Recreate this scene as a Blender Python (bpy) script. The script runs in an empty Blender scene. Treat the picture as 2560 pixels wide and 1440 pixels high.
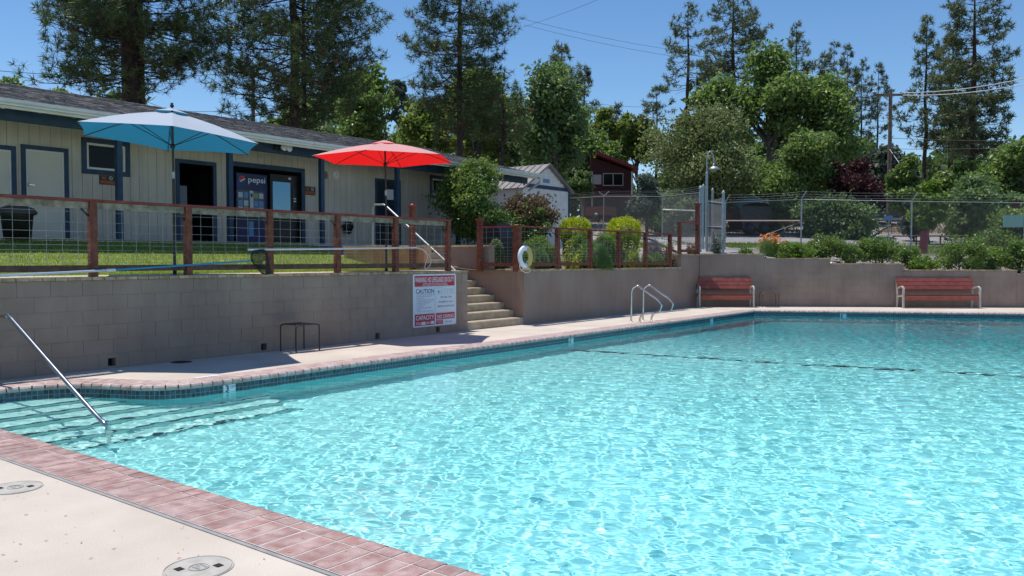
import bpy, math, random
import numpy as np
from mathutils import Vector, Matrix
R = math.radians
C = bpy.context.scene.collection
random.seed(7)
rng = np.random.default_rng(11)

# ------------------------------------------------------------------ camera, sky, sun, exposure
sc = bpy.context.scene
F, AZ, PITCH, EYE = 2058.0, R(37.5), R(2.0), 1.5
cam = bpy.data.objects.new('camera', bpy.data.cameras.new('camera'))
C.objects.link(cam)
sc.camera = cam
cam.location = (0, 0, EYE)
cam.rotation_euler = (R(90) - PITCH, 0, AZ)
cam.data.sensor_width = 36
cam.data.lens = F / 2560 * 36
cam.data.clip_start = .05
cam.data.clip_end = 3000

SUN = Vector((-.25, -.03, .97)).normalized()
world = bpy.data.worlds.new('World')
sc.world = world
world.use_nodes = True
wn = world.node_tree
sky = wn.nodes.new('ShaderNodeTexSky')
sky.sky_type = 'NISHITA'
sky.sun_disc = False
sky.sun_elevation = math.asin(SUN.z)
sky.sun_rotation = math.atan2(SUN.x, SUN.y)
sky.altitude = 900
sky.air_density = 1.0
sky.dust_density = .15
sky.ozone_density = 2.0
hs = wn.nodes.new('ShaderNodeHueSaturation')
hs.inputs['Saturation'].default_value = 1.2
hs.inputs['Value'].default_value = 1.0
wn.links.new(sky.outputs[0], hs.inputs['Color'])
wn.links.new(hs.outputs[0], wn.nodes['Background'].inputs[0])
wn.nodes['Background'].inputs[1].default_value = .13
sun = bpy.data.lights.new('sun', 'SUN')
sun.energy = 4.6
sun.angle = R(.5)
sun.color = (1.0, .955, .89)
sun.cycles.is_caustics_light = True
so = bpy.data.objects.new('sun', sun)
C.objects.link(so)
so.location = SUN * 60
so.rotation_euler = SUN.to_track_quat('Z', 'Y').to_euler()
sc.view_settings.view_transform = 'Standard'
sc.view_settings.look = 'None'
sc.view_settings.exposure = .1
sc.view_settings.gamma = 1
sc.view_settings.use_curve_mapping = False
sc.render.film_transparent = False
sc.cycles.max_bounces = 10
sc.cycles.transparent_max_bounces = 12
sc.cycles.sample_clamp_indirect = 6

# ------------------------------------------------------------------ pixel of the 2560x1440 photograph -> point in the place
MR = Matrix.Rotation(AZ, 3, 'Z') @ Matrix.Rotation(R(90) - PITCH, 3, 'X')
CT, ST = math.cos(AZ), math.sin(AZ)
def ray(px, py): return MR @ Vector(((px - 1280) / F, -(py - 720) / F, -1))
def _hit(px, py, k, v):
    d = ray(px, py); o = Vector((0, 0, EYE)); t = (v - o[k]) / d[k]
    return o + d * t
def at_z(px, py, z=0): return _hit(px, py, 2, z)
def at_x(px, py, x): return _hit(px, py, 0, x)
def at_y(px, py, y): return _hit(px, py, 1, y)
def at_d(px, py, D):
    d = ray(px, py); f = Vector((-ST, CT, 0))
    return Vector((0, 0, EYE)) + d * (D / d.dot(f))
def depth(x, y): return -x * ST + y * CT

# ------------------------------------------------------------------ object helpers
ORG = {}
def thing(name, label, cat, loc=(0, 0, 0), group=None, rz=0, kind=None):
    o = bpy.data.objects.new(name, None); C.objects.link(o)
    o.location = loc; o.rotation_euler = (0, 0, rz); o.empty_display_size = .2
    o['label'] = label; o['category'] = cat
    if group: o['group'] = group
    if kind: o['kind'] = kind
    ORG[o.name] = Vector((0, 0, 0)) if rz else Vector(loc)
    return o
def tag(o, label=None, cat=None, group=None, kind=None):
    if label: o['label'] = label
    if cat: o['category'] = cat
    if group: o['group'] = group
    if kind: o['kind'] = kind
    return o
def link(name, me, parent=None, loc=(0, 0, 0), rz=0, origin=None):
    o = bpy.data.objects.new(name, me); C.objects.link(o)
    if parent: o.parent = parent; ORG[o.name] = ORG[parent.name]
    else: ORG[o.name] = Vector(origin or (0, 0, 0))
    o.location = loc; o.rotation_euler = (0, 0, rz)
    return o
def npmesh(name, V, Fc, mat, smooth=False):
    V = np.asarray(V, np.float32); Fc = np.asarray(Fc, np.int32)
    me = bpy.data.meshes.new(name); k = Fc.shape[1]
    me.vertices.add(len(V)); me.vertices.foreach_set('co', V.ravel())
    me.loops.add(Fc.size); me.loops.foreach_set('vertex_index', Fc.ravel())
    me.polygons.add(len(Fc)); me.polygons.foreach_set('loop_start', np.arange(len(Fc), dtype=np.int32) * k)
    me.polygons.foreach_set('use_smooth', np.full(len(Fc), smooth))
    me.update(calc_edges=True); me.materials.append(mat)
    return me
def npobj(name, V, Fc, mat, parent=None, smooth=False, origin=None):
    org = ORG[parent.name] if parent else Vector(origin or (0, 0, 0))
    o = link(name, npmesh(name, np.asarray(V) - np.array(org), Fc, mat, smooth), parent, origin=origin)
    if not parent: o.location = org
    return o
class MB:
    def __init__(s): s.v = []; s.f = []; s.sm = []
    def add(s, vs, fs, smooth=False):
        b = len(s.v); s.v += [tuple(v) for v in vs]
        for f in fs: s.f.append([b + i for i in f]); s.sm.append(smooth)
        return s
    def box(s, x0, x1, y0, y1, z0, z1):
        return s.add([(x0,y0,z0),(x1,y0,z0),(x1,y1,z0),(x0,y1,z0),(x0,y0,z1),(x1,y0,z1),(x1,y1,z1),(x0,y1,z1)],
                     [(0,3,2,1),(4,5,6,7),(0,1,5,4),(1,2,6,5),(2,3,7,6),(3,0,4,7)])
    def bar(s, a, b, w, h, up=(0, 0, 1)):
        a, b = Vector(a), Vector(b); d = (b - a).normalized(); u = Vector(up)
        sx = d.cross(u)
        if sx.length < 1e-4: sx = d.cross(Vector((1, 0, 0)))
        sx.normalize(); u = sx.cross(d).normalized(); sx *= w / 2; u *= h / 2
        vs = [p + i * sx + j * u for p in (a, b) for i, j in ((-1,-1),(1,-1),(1,1),(-1,1))]
        return s.add(vs, [(0,1,2,3),(7,6,5,4),(0,4,5,1),(1,5,6,2),(2,6,7,3),(3,7,4,0)])
    def tube(s, pts, r, n=8, cap=True):
        pts = [Vector(p) for p in pts]; m = len(pts)
        rs = [float(q) for q in r] if isinstance(r, (list, tuple)) else [float(r)] * m
        ref = None; vs = []
        for i, p in enumerate(pts):
            d = (pts[min(i + 1, m - 1)] - pts[max(i - 1, 0)]).normalized()
            if ref is None: ref = d.orthogonal().normalized()
            ref = (ref - d * ref.dot(d)).normalized(); q = d.cross(ref)
            for k in range(n):
                a = 2 * math.pi * k / n; vs.append(p + rs[i] * (math.cos(a) * ref + math.sin(a) * q))
        fs = [(i*n+k, i*n+(k+1)%n, (i+1)*n+(k+1)%n, (i+1)*n+k) for i in range(m-1) for k in range(n)]
        s.add(vs, fs, True)
        if cap: s.add(vs[:n], [tuple(range(n))[::-1]]); s.add(vs[-n:], [tuple(range(n))])
        return s
    def lathe(s, c, prof, n=20, axis='z'):
        vs = []
        for r, h in prof:
            for k in range(n):
                a = 2 * math.pi * k / n; u, w = r * math.cos(a), r * math.sin(a)
                vs.append((c[0]+u, c[1]+w, c[2]+h) if axis == 'z' else (c[0]+h, c[1]+u, c[2]+w) if axis == 'x' else (c[0]+u, c[1]+h, c[2]+w))
        m = len(prof)
        s.add(vs, [(i*n+k, i*n+(k+1)%n, (i+1)*n+(k+1)%n, (i+1)*n+k) for i in range(m-1) for k in range(n)], True)
        return s
    def prism(s, poly, off):
        n = len(poly); off = Vector(off); vs = [Vector(p) for p in poly]; vs += [p + off for p in vs]
        return s.add(vs, [tuple(range(n))[::-1], tuple(range(n, 2*n))] + [(i, (i+1)%n, n+(i+1)%n, n+i) for i in range(n)])
    def mesh(s, name, mat, org=(0, 0, 0)):
        me = bpy.data.meshes.new(name)
        o = Vector(org); me.from_pydata([tuple(Vector(v) - o) for v in s.v], [], s.f)
        me.polygons.foreach_set('use_smooth', s.sm); me.materials.append(mat); me.update()
        return me
    def build(s, name, mat, parent=None, origin=None):
        org = ORG[parent.name] if parent else Vector(origin or (0, 0, 0))
        o = link(name, s.mesh(name, mat, org), parent, origin=origin)
        if not parent: o.location = org
        return o
def copy_tree(o, parent=None):
    c = o.copy(); C.objects.link(c); c.parent = parent
    for ch in list(o.children): copy_tree(ch, c)
    return c
def bez(pts, n=6):
    P = [Vector(p) for p in pts]; P = [P[0]] + P + [P[-1]]; out = []
    for i in range(1, len(P) - 2):
        for k in range(n):
            t = k / n; a, b, c, d = P[i-1], P[i], P[i+1], P[i+2]
            out.append(.5 * ((2*b) + (c-a)*t + (2*a-5*b+4*c-d)*t*t + (3*b-a-3*c+d)*t**3))
    return out + [P[-1]]
_glyph = {}
def lettering(txt, size, origin, ux, uz, mat, parent, width=None, align='LEFT', name='lettering', lift=.0015, bold=0):
    cu = bpy.data.curves.new('t', 'FONT'); cu.body = txt; cu.size = 1; cu.align_x = align; cu.resolution_u = 3; cu.offset = bold
    to = bpy.data.objects.new('t', cu); me = bpy.data.meshes.new_from_object(to)
    co = np.zeros(len(me.vertices) * 3); me.vertices.foreach_get('co', co); co = co.reshape(-1, 3)
    w = co[:, 0].max() - co[:, 0].min(); sx = size if width is None else width / w
    ux, uz = Vector(ux), Vector(uz); nrm = ux.cross(uz)
    o0 = Vector(origin) - ORG[parent.name]
    P = np.array(o0)[None] + co[:, :1] * sx * np.array(ux)[None] + co[:, 1:2] * size * np.array(uz)[None] + lift * np.array(nrm)[None]
    me.vertices.foreach_set('co', P.astype(np.float32).ravel()); me.materials.clear(); me.materials.append(mat); me.update()
    bpy.data.objects.remove(to); bpy.data.curves.remove(cu)
    return link(name, me, parent)

# ------------------------------------------------------------------ materials
def _n(nt, t, **kw):
    n = nt.nodes.new(t)
    for k, v in kw.items(): setattr(n, k, v)
    return n
def mat(name, col, rough=.7, col2=None, scale=3., bump=0., bscale=40., metal=0., spec=.5, vary=0., coords='Object', detail=4, mixpos=(.35, .65), speck=0., streak=0.):
    m = bpy.data.materials.new(name); m.use_nodes = True; nt = m.node_tree; b = nt.nodes['Principled BSDF']
    b.inputs['Roughness'].default_value = rough; b.inputs['Metallic'].default_value = metal
    b.inputs['Specular IOR Level'].default_value = spec
    tc = _n(nt, 'ShaderNodeTexCoord') if coords == 'Object' else _n(nt, 'ShaderNodeNewGeometry')
    src = tc.outputs['Object'] if coords == 'Object' else tc.outputs['Position']
    cur = None
    if col2:
        nz = _n(nt, 'ShaderNodeTexNoise'); nz.inputs['Scale'].default_value = scale; nz.inputs['Detail'].default_value = detail
        rp = _n(nt, 'ShaderNodeValToRGB'); rp.color_ramp.elements[0].position = mixpos[0]; rp.color_ramp.elements[1].position = mixpos[1]
        rp.color_ramp.elements[0].color = (*col, 1); rp.color_ramp.elements[1].color = (*col2, 1)
        nt.links.new(src, nz.inputs['Vector']); nt.links.new(nz.outputs[0], rp.inputs[0]); cur = rp.outputs[0]
    if speck:
        nz = _n(nt, 'ShaderNodeTexNoise'); nz.inputs['Scale'].default_value = bscale * 2; nz.inputs['Detail'].default_value = 2
        nt.links.new(src, nz.inputs['Vector'])
        mr = _n(nt, 'ShaderNodeMapRange'); mr.inputs[1].default_value = .3; mr.inputs[2].default_value = .7
        mr.inputs[3].default_value = 1 - speck; mr.inputs[4].default_value = 1 + speck; nt.links.new(nz.outputs[0], mr.inputs[0])
        h = _n(nt, 'ShaderNodeHueSaturation'); nt.links.new(mr.outputs[0], h.inputs['Value'])
        if cur: nt.links.new(cur, h.inputs['Color'])
        else: h.inputs['Color'].default_value = (*col, 1)
        cur = h.outputs[0]
    if streak:
        mp = _n(nt, 'ShaderNodeMapping'); mp.inputs['Scale'].default_value = (5, 5, .55); nt.links.new(src, mp.inputs[0])
        nz = _n(nt, 'ShaderNodeTexNoise'); nz.inputs['Scale'].default_value = 1.3; nz.inputs['Detail'].default_value = 7; nz.inputs['Roughness'].default_value = .65
        nt.links.new(mp.outputs[0], nz.inputs['Vector'])
        mr = _n(nt, 'ShaderNodeMapRange'); mr.inputs[1].default_value = .35; mr.inputs[2].default_value = .65
        mr.inputs[3].default_value = 1 - streak; mr.inputs[4].default_value = 1 + streak*.5; nt.links.new(nz.outputs[0], mr.inputs[0])
        h = _n(nt, 'ShaderNodeHueSaturation'); nt.links.new(mr.outputs[0], h.inputs['Value'])
        if cur: nt.links.new(cur, h.inputs['Color'])
        else: h.inputs['Color'].default_value = (*col, 1)
        cur = h.outputs[0]
    if vary:
        oi = _n(nt, 'ShaderNodeObjectInfo'); mr = _n(nt, 'ShaderNodeMapRange')
        mr.inputs[3].default_value = 1 - vary; mr.inputs[4].default_value = 1 + vary
        nt.links.new(oi.outputs['Random'], mr.inputs[0])
        h = _n(nt, 'ShaderNodeHueSaturation'); nt.links.new(mr.outputs[0], h.inputs['Value'])
        if cur: nt.links.new(cur, h.inputs['Color'])
        else: h.inputs['Color'].default_value = (*col, 1)
        cur = h.outputs[0]
    if cur: nt.links.new(cur, b.inputs['Base Color'])
    else: b.inputs['Base Color'].default_value = (*col, 1)
    if bump:
        nz = _n(nt, 'ShaderNodeTexNoise'); nz.inputs['Scale'].default_value = bscale; nz.inputs['Detail'].default_value = 3
        bp = _n(nt, 'ShaderNodeBump'); bp.inputs['Strength'].default_value = bump; bp.inputs['Distance'].default_value = .01
        nt.links.new(src, nz.inputs['Vector']); nt.links.new(nz.outputs[0], bp.inputs['Height']); nt.links.new(bp.outputs[0], b.inputs['Normal'])
    return m
def leafmat(name, a, b_, trans=.35, rough=.5, nscale=.8):
    m = bpy.data.materials.new(name); m.use_nodes = True; nt = m.node_tree; b = nt.nodes['Principled BSDF']
    g = _n(nt, 'ShaderNodeNewGeometry'); nz = _n(nt, 'ShaderNodeTexNoise'); nz.inputs['Scale'].default_value = nscale; nz.inputs['Detail'].default_value = 2
    nt.links.new(g.outputs['Position'], nz.inputs['Vector'])
    ad = _n(nt, 'ShaderNodeMath', operation='MULTIPLY_ADD'); ad.inputs[1].default_value = .6
    nt.links.new(g.outputs['Random Per Island'], ad.inputs[0]); 
    mr = _n(nt, 'ShaderNodeMapRange'); mr.inputs[1].default_value = .3; mr.inputs[2].default_value = .7; mr.inputs[3].default_value = 0; mr.inputs[4].default_value = .5
    nt.links.new(nz.outputs[0], mr.inputs[0]); nt.links.new(mr.outputs[0], ad.inputs[2])
    rp = _n(nt, 'ShaderNodeValToRGB'); rp.color_ramp.elements[0].color = (*a, 1); rp.color_ramp.elements[1].color = (*b_, 1)
    nt.links.new(ad.outputs[0], rp.inputs[0]); nt.links.new(rp.outputs[0], b.inputs['Base Color'])
    b.inputs['Roughness'].default_value = rough; b.inputs['Specular IOR Level'].default_value = .4
    t = _n(nt, 'ShaderNodeBsdfTranslucent'); h = _n(nt, 'ShaderNodeHueSaturation'); h.inputs['Value'].default_value = 1.5; h.inputs['Saturation'].default_value = 1.15
    nt.links.new(rp.outputs[0], h.inputs['Color']); nt.links.new(h.outputs[0], t.inputs[0])
    mx = _n(nt, 'ShaderNodeMixShader'); mx.inputs[0].default_value = trans
    nt.links.new(b.outputs[0], mx.inputs[1]); nt.links.new(t.outputs[0], mx.inputs[2]); nt.links.new(mx.outputs[0], nt.nodes['Material Output'].inputs[0])
    return m
M = {}
M['deck'] = mat('deck', (.46,.395,.33), .85, (.58,.51,.44), 1.3, .3, 60, coords='P', speck=.07, detail=9, mixpos=(.3,.7))
M['mortar'] = mat('mortar', (.42,.37,.345), .9, (.56,.51,.475), 9, .2, 80)
M['joint'] = mat('joint', (.26,.25,.25), .9, (.34,.32,.31), 9, .2, 80)
M['brick'] = mat('brick', (.31,.165,.145), .5, (.46,.33,.305), 9, .35, 60, vary=.16, coords='P', speck=.10)
M['brickpale'] = mat('brickpale', (.38,.25,.23), .5, (.54,.43,.40), 9, .35, 60, vary=.12, coords='P', speck=.10)  # paler copy of brick: grazing sun glare put into its colour
M['tile'] = mat('tile', (.006,.022,.06), .12, (.01,.09,.13), 30, 0, vary=.5, coords='P', mixpos=(.4,.6))
M['grout'] = mat('grout', (.33,.33,.28), .8)
M['plaster'] = mat('plaster', (.20,.62,.62), .8, (.24,.66,.65), .6, coords='P')  # darker teal than the floor: light absorbed by the water, put into colour
M['steptrim'] = mat('steptrim', (.05,.11,.14), .4)
M['linetile'] = mat('linetile', (.015,.04,.07), .4)
M['block'] = mat('block', (.275,.195,.155), .85, (.345,.255,.205), 1.2, .3, 90, coords='P', speck=.06, detail=8, streak=.07, vary=.015)
M['stucco'] = mat('stucco', (.275,.195,.155), .85, (.33,.245,.20), 1.0, .3, 120, coords='P', speck=.05, detail=8, streak=.07)
M['capbrick'] = mat('capbrick', (.36,.25,.14), .85, (.52,.40,.27), 9, .4, 50, vary=.18, coords='P', speck=.1)
M['ledge'] = mat('ledge', (.5,.44,.36), .85, (.6,.53,.45), 3, .2, 60, coords='P')
M['step'] = mat('step', (.34,.27,.18), .9, (.46,.38,.28), 5, .6, 120, coords='P', speck=.25)
M['dark'] = mat('dark', (.01,.01,.01), .9)
M['steel'] = mat('steel', (.62,.61,.60), .22, (.52,.5,.48), 30, 0, metal=1.)
M['galv'] = mat('galv', (.40,.42,.43), .45, (.32,.34,.36), 20, .1, 60, metal=.6)
M['linkwire'] = mat('linkwire', (.20,.21,.22), .6, metal=.3)
M['galvpaint'] = mat('galvpaint', (.26,.34,.36), .5, (.34,.42,.44), 8, .1, 40)
M['wire'] = mat('wire', (.36,.36,.33), .5, metal=.3)
M['redwood'] = mat('redwood', (.12,.032,.016), .75, (.21,.066,.036), 12, .4, 50, coords='P', speck=.15)
M['redpaint'] = mat('redpaint', (.19,.022,.018), .6, (.25,.045,.035), 8, .2, 60, coords='P')
M['brownwood'] = mat('brownwood', (.07,.035,.022), .8, (.13,.07,.05), 9, .4, 50, coords='P')
M['greywood'] = mat('greywood', (.16,.14,.10), .9, (.36,.31,.24), 8, .5, 40, coords='P', speck=.2)
M['siding'] = mat('siding', (.50,.45,.375), .8, (.56,.51,.435), 2, .15, 60, coords='P', speck=.04, streak=.10, vary=.02)
M['bluetrim'] = mat('bluetrim', (.010,.034,.075), .6, (.02,.055,.105), 6, .2, 40, coords='P')
M['whitepaint'] = mat('whitepaint', (.66,.64,.60), .6, (.74,.72,.69), 4, .1, 40, coords='P')
M['gutter'] = mat('gutter', (.62,.63,.62), .4, (.7,.7,.69), 5, coords='P')
M['doorpaint'] = mat('doorpaint', (.60,.55,.46), .6, (.64,.6,.5), 3, .05, 60)
M['shingle'] = mat('shingle', (.16,.145,.135), .95, (.28,.255,.235), 6, .5, 60, coords='P', speck=.3)
M['glass'] = mat('glass', (.008,.008,.009), .12, spec=.15)
M['curtain'] = mat('curtain', (.4,.39,.36), .9)
M['black'] = mat('black', (.012,.012,.013), .5)
M['blackmetal'] = mat('blackmetal', (.02,.018,.018), .45)
M['lawn'] = mat('lawn', (.11,.16,.035), .95, (.20,.26,.06), 5, .6, 60, coords='P', speck=.25)
M['soil'] = mat('soil', (.10,.07,.05), .95, (.2,.16,.13), 4, .6, 20, coords='P', speck=.3)
M['ground'] = mat('ground', (.16,.15,.13), .95, (.28,.26,.25), .8, .6, 12, coords='P', speck=.25, detail=8)
M['road'] = mat('road', (.22,.21,.215), .95, (.30,.285,.29), .7, .4, 30, coords='P', speck=.2)
M['bark'] = mat('bark', (.025,.017,.013), .95, (.08,.052,.038), 6, .9, 14, coords='P', speck=.3)
M['barkgrey'] = mat('barkgrey', (.06,.05,.04), .95, (.15,.13,.11), 6, .9, 14, coords='P', speck=.3)
M['pole'] = mat('pole', (.13,.095,.07), .9, (.22,.17,.13), 5, .4, 30)
M['slatred'] = mat('slatred', (.25,.05,.036), .6, (.33,.085,.06), 7, .2, 50, coords='P', speck=.12)
M['benchleg'] = mat('benchleg', (.42,.40,.36), .6, (.5,.48,.44), 8)
M['signwhite'] = mat('signwhite', (.72,.76,.82), .5)
M['signred'] = mat('signred', (.5,.02,.04), .5)
M['signblue'] = mat('signblue', (.02,.06,.19), .5)
M['signgrey'] = mat('signgrey', (.15,.2,.25), .5)
M['orange'] = mat('orange', (.6,.16,.02), .6)
M['petal'] = mat('petal', (.62,.30,.22), .8)
M['rockm'] = mat('rockm', (.22,.18,.15), .95, (.45,.38,.33), 3, .8, 20, coords='P', speck=.2)
M['teal'] = mat('teal', (.22,.42,.36), .6)
M['bluepole'] = mat('bluepole', (.03,.27,.52), .35)
M['palepole'] = mat('palepole', (.5,.58,.66), .3, metal=.2)
M['yellow'] = mat('yellow', (.62,.48,.16), .8)
M['housered'] = mat('housered', (.05,.013,.013), .8, (.075,.02,.018), 5, coords='P')
M['roofred'] = mat('roofred', (.17,.02,.022), .6)
M['metalroof'] = mat('metalroof', (.17,.155,.15), .6, (.22,.2,.2), 3)
def fabric(name, top, back, under):
    m = bpy.data.materials.new(name); m.use_nodes = True; nt = m.node_tree; b = nt.nodes['Principled BSDF']
    gg = _n(nt, 'ShaderNodeNewGeometry'); cm = _n(nt, 'ShaderNodeMix', data_type='RGBA'); cm.inputs[6].default_value = (*top, 1); cm.inputs[7].default_value = (*back, 1)  # upper face paler: sun glare on the canopy put into its colour
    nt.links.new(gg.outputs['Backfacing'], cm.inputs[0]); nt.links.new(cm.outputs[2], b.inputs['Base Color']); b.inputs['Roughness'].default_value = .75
    t = _n(nt, 'ShaderNodeBsdfTranslucent'); t.inputs[0].default_value = (*under, 1)
    mx = _n(nt, 'ShaderNodeMixShader'); mx.inputs[0].default_value = .5
    nz = _n(nt, 'ShaderNodeTexNoise'); nz.inputs['Scale'].default_value = 4; bp = _n(nt, 'ShaderNodeBump'); bp.inputs['Strength'].default_value = .4; bp.inputs['Distance'].default_value = .05
    nt.links.new(nz.outputs[0], bp.inputs['Height']); nt.links.new(bp.outputs[0], b.inputs['Normal'])
    nt.links.new(b.outputs[0], mx.inputs[1]); nt.links.new(t.outputs[0], mx.inputs[2]); nt.links.new(mx.outputs[0], nt.nodes['Material Output'].inputs[0])
    return m
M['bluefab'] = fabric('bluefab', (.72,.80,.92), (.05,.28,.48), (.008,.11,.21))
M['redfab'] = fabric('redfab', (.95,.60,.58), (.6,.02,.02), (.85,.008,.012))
L = {}
L['pine'] = leafmat('pine', (.022,.052,.020), (.125,.165,.058), .3, .4, .5)
L['pinefar'] = leafmat('pinefar', (.04,.065,.03), (.16,.185,.08), .3, .5, .3)
L['pinedead'] = leafmat('pinedead', (.12,.05,.03), (.2,.09,.06), .2, .6, .5)
L['oak'] = leafmat('oak', (.065,.12,.032), (.23,.31,.10), .45, .4, .5)
L['oakdark'] = leafmat('oakdark', (.06,.11,.04), (.20,.28,.11), .4, .45, .5)
L['olive'] = leafmat('olive', (.07,.10,.035), (.26,.295,.125), .35, .4, .6)
L['bright'] = leafmat('bright', (.085,.135,.03), (.24,.29,.08), .45, .5, .5)
L['plum'] = leafmat('plum', (.03,.010,.012), (.085,.03,.032), .25, .5, 1)
L['rose'] = leafmat('rose', (.045,.11,.03), (.22,.29,.08), .4, .35, 2)
L['rosered'] = leafmat('rosered', (.05,.07,.03), (.20,.13,.08), .3, .4, 2)
L['yellowbush'] = leafmat('yellowbush', (.19,.28,.02), (.50,.52,.04), .45, .5, 3)
L['santolina'] = leafmat('santolina', (.09,.17,.055), (.20,.31,.12), .4, .7, 3)
L['green'] = leafmat('green', (.08,.15,.025), (.20,.29,.06), .4, .5, 2)
L['juniper'] = leafmat('juniper', (.05,.075,.05), (.13,.17,.13), .2, .6, 1)
L['grass'] = leafmat('grass', (.13,.20,.03), (.38,.42,.09), .45, .6, 2)
L['poppy'] = leafmat('poppy', (.75,.20,.01), (.85,.32,.02), .3, .6, 3)
L['lavender'] = leafmat('lavender', (.14,.13,.16), (.25,.22,.3), .3, .6, 3)
L['dry'] = leafmat('dry', (.16,.10,.06), (.3,.2,.12), .3, .7, 3)
L['pink'] = leafmat('pink', (.6,.25,.3), (.75,.4,.42), .3, .6, 3)
L['farwood'] = leafmat('farwood', (.04,.08,.03), (.13,.18,.06), .35, .6, .2)
# ------------------------------------------------------------------ plan of the place
XW = -11.27                                       # face of the long retaining wall
WC = at_z(1765, 766, 0)                           # inner corner of the two retaining walls
WD = at_z(2560, 769.5, 0)
fd = (WD - WC); fd.z = 0; fd.normalize()          # direction of the end wall
WC.x = XW + .02
fn = Vector((fd.y, -fd.x, 0))                     # its normal, towards the pool
def farpt(u, off=0, z=0): return Vector((WC.x + fd.x*u + fn.x*off, WC.y + fd.y*u + fn.y*off, z))
CAPS = [(0, 2.02, 1.64), (2.02, 4.05, 1.50), (4.05, 6.3, 1.33), (6.3, 9.7, 1.13), (9.7, 22, 1.0)]
def smooth(t): t = np.clip(t, 0, 1); return t*t*(3-2*t)
def H(x, y):
    x = np.asarray(x, float); y = np.asarray(y, float)
    Z = -x*ST + y*CT
    back = np.interp(Z, [0,25,29,36,43,52,60,100,200,500], [1.1,1.15,1.5,2.1,2.75,3.7,4.4,6.2,9,13])
    left = 1.235 + .64*np.clip((-12.3-x)/4.0, 0, 1)**1.7
    w = smooth((y-15)/12)
    hl = left*(1-w) + np.maximum(left, back)*w
    v = y - (WC.y + (x-WC.x)*fd.y/fd.x)
    hl = hl + (.36*smooth((y-23.35)/.5)*smooth((x+15)/3)*smooth((28-y)/4))
    u = (x-WC.x)/fd.x
    cap = np.interp(u, [0,2,2.04,4,4.1,6.2,6.35,9.6,9.8,22], [1.64,1.64,1.50,1.5,1.33,1.33,1.13,1.13,1.,1.])
    s = smooth((v-.4)/4.0)
    hb = (cap-.07)*(1-s) + back*s
    k = smooth((x+13)/1.7)
    return np.where(x < -11.2, hl*(1-k*smooth((y-24)/1.)) + k*smooth((y-24)/1.)*hb, hb)
def Hs(x, y): return float(H(x, y))
def onground(px, D):
    p = at_d(px, 648, D); return Vector((p.x, p.y, Hs(p.x, p.y)))
def ztop(px, py, D): return at_d(px, py, D).z

def sheet(name, X, Y, Z, m, keep=None, kind='structure', smooth_=True):
    n, k = X.shape
    V = np.stack([X, Y, Z], -1).reshape(-1, 3)
    i = np.arange((n-1)*(k-1)); r = i//(k-1); c = i % (k-1); a = r*k + c
    Fc = np.stack([a, a+1, a+k+1, a+k], -1)
    if keep is not None:
        cx = V[Fc].mean(1); Fc = Fc[keep(cx[:, 0], cx[:, 1])]
    e1 = V[Fc[0][1]]-V[Fc[0][0]]; e2 = V[Fc[0][3]]-V[Fc[0][0]]
    if np.cross(e1, e2)[2] < 0: Fc = Fc[:, ::-1]
    o = npobj(name, V, Fc, m, smooth=smooth_); o['kind'] = kind
    return o
# terrace and hillside left of the wall; ground behind the end wall
ys = np.unique(np.concatenate([np.arange(-60, 0, 6), np.arange(0, 13, .5), [13.0, 15.0], np.arange(15.5, 30, .5), np.arange(30, 100, 2.5), np.arange(100, 420, 20)]))
xs = np.unique(np.concatenate([[-11.5], -np.arange(11.8, 14.2, .3), [-14.35], -np.arange(14.7, 22, .4), -np.arange(22, 80, 2.5), -np.arange(80, 420, 20)]))
Xg, Yg = np.meshgrid(xs, ys)
sheet('hillside', Xg, Yg, H(Xg, Yg), M['ground'], lambda x, y: ~((x > -14.35) & (y > 13) & (y < 15)) & ~((x > -16.9) & (y < 13)) & ~((x>-15.5)&(y>15)&(y<24)))
xl = np.unique(np.concatenate([[-11.5], -np.arange(11.8, 14.2, .3), [-14.35], -np.arange(14.7, 16.9, .4), [-17.1]]))
yl = np.unique(np.concatenate([np.arange(-30, 0, 3), np.arange(0, 13, .5), [13.0]]))
Xl, Yl = np.meshgrid(xl, yl)
lawn = sheet('lawn', Xl, Yl, H(Xl, Yl) + .004, M['lawn'], lambda x, y: ~((x > -14.35) & (y > 12.9)))
xb = np.unique(np.concatenate([[-11.5], -np.arange(11.8, 14.2, .3), [-14.35,-15.7]])); yb = np.arange(15, 24.6, .5)
Xb, Yb = np.meshgrid(xb, yb)
sheet('planting_bed', Xb, Yb, H(Xb, Yb)+.004, M['soil'])
us = np.unique(np.concatenate([np.arange(0, 12, .4), np.arange(12, 40, 2), np.arange(40, 400, 20)]))
vs_ = np.unique(np.concatenate([[.14], np.arange(.3, 8, .4), np.arange(8, 60, 2), np.arange(60, 400, 20)]))
U, Vv = np.meshgrid(us, vs_)
Xf = WC.x + U*fd.x; Yf = WC.y + U*fd.y + Vv
Xf[:, 0] = -11.5 + .0; Hf = H(Xf + 1e-3, Yf)
sheet('ground', Xf, Yf, H(np.maximum(Xf, -11.19), Yf), M['ground'])
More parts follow.
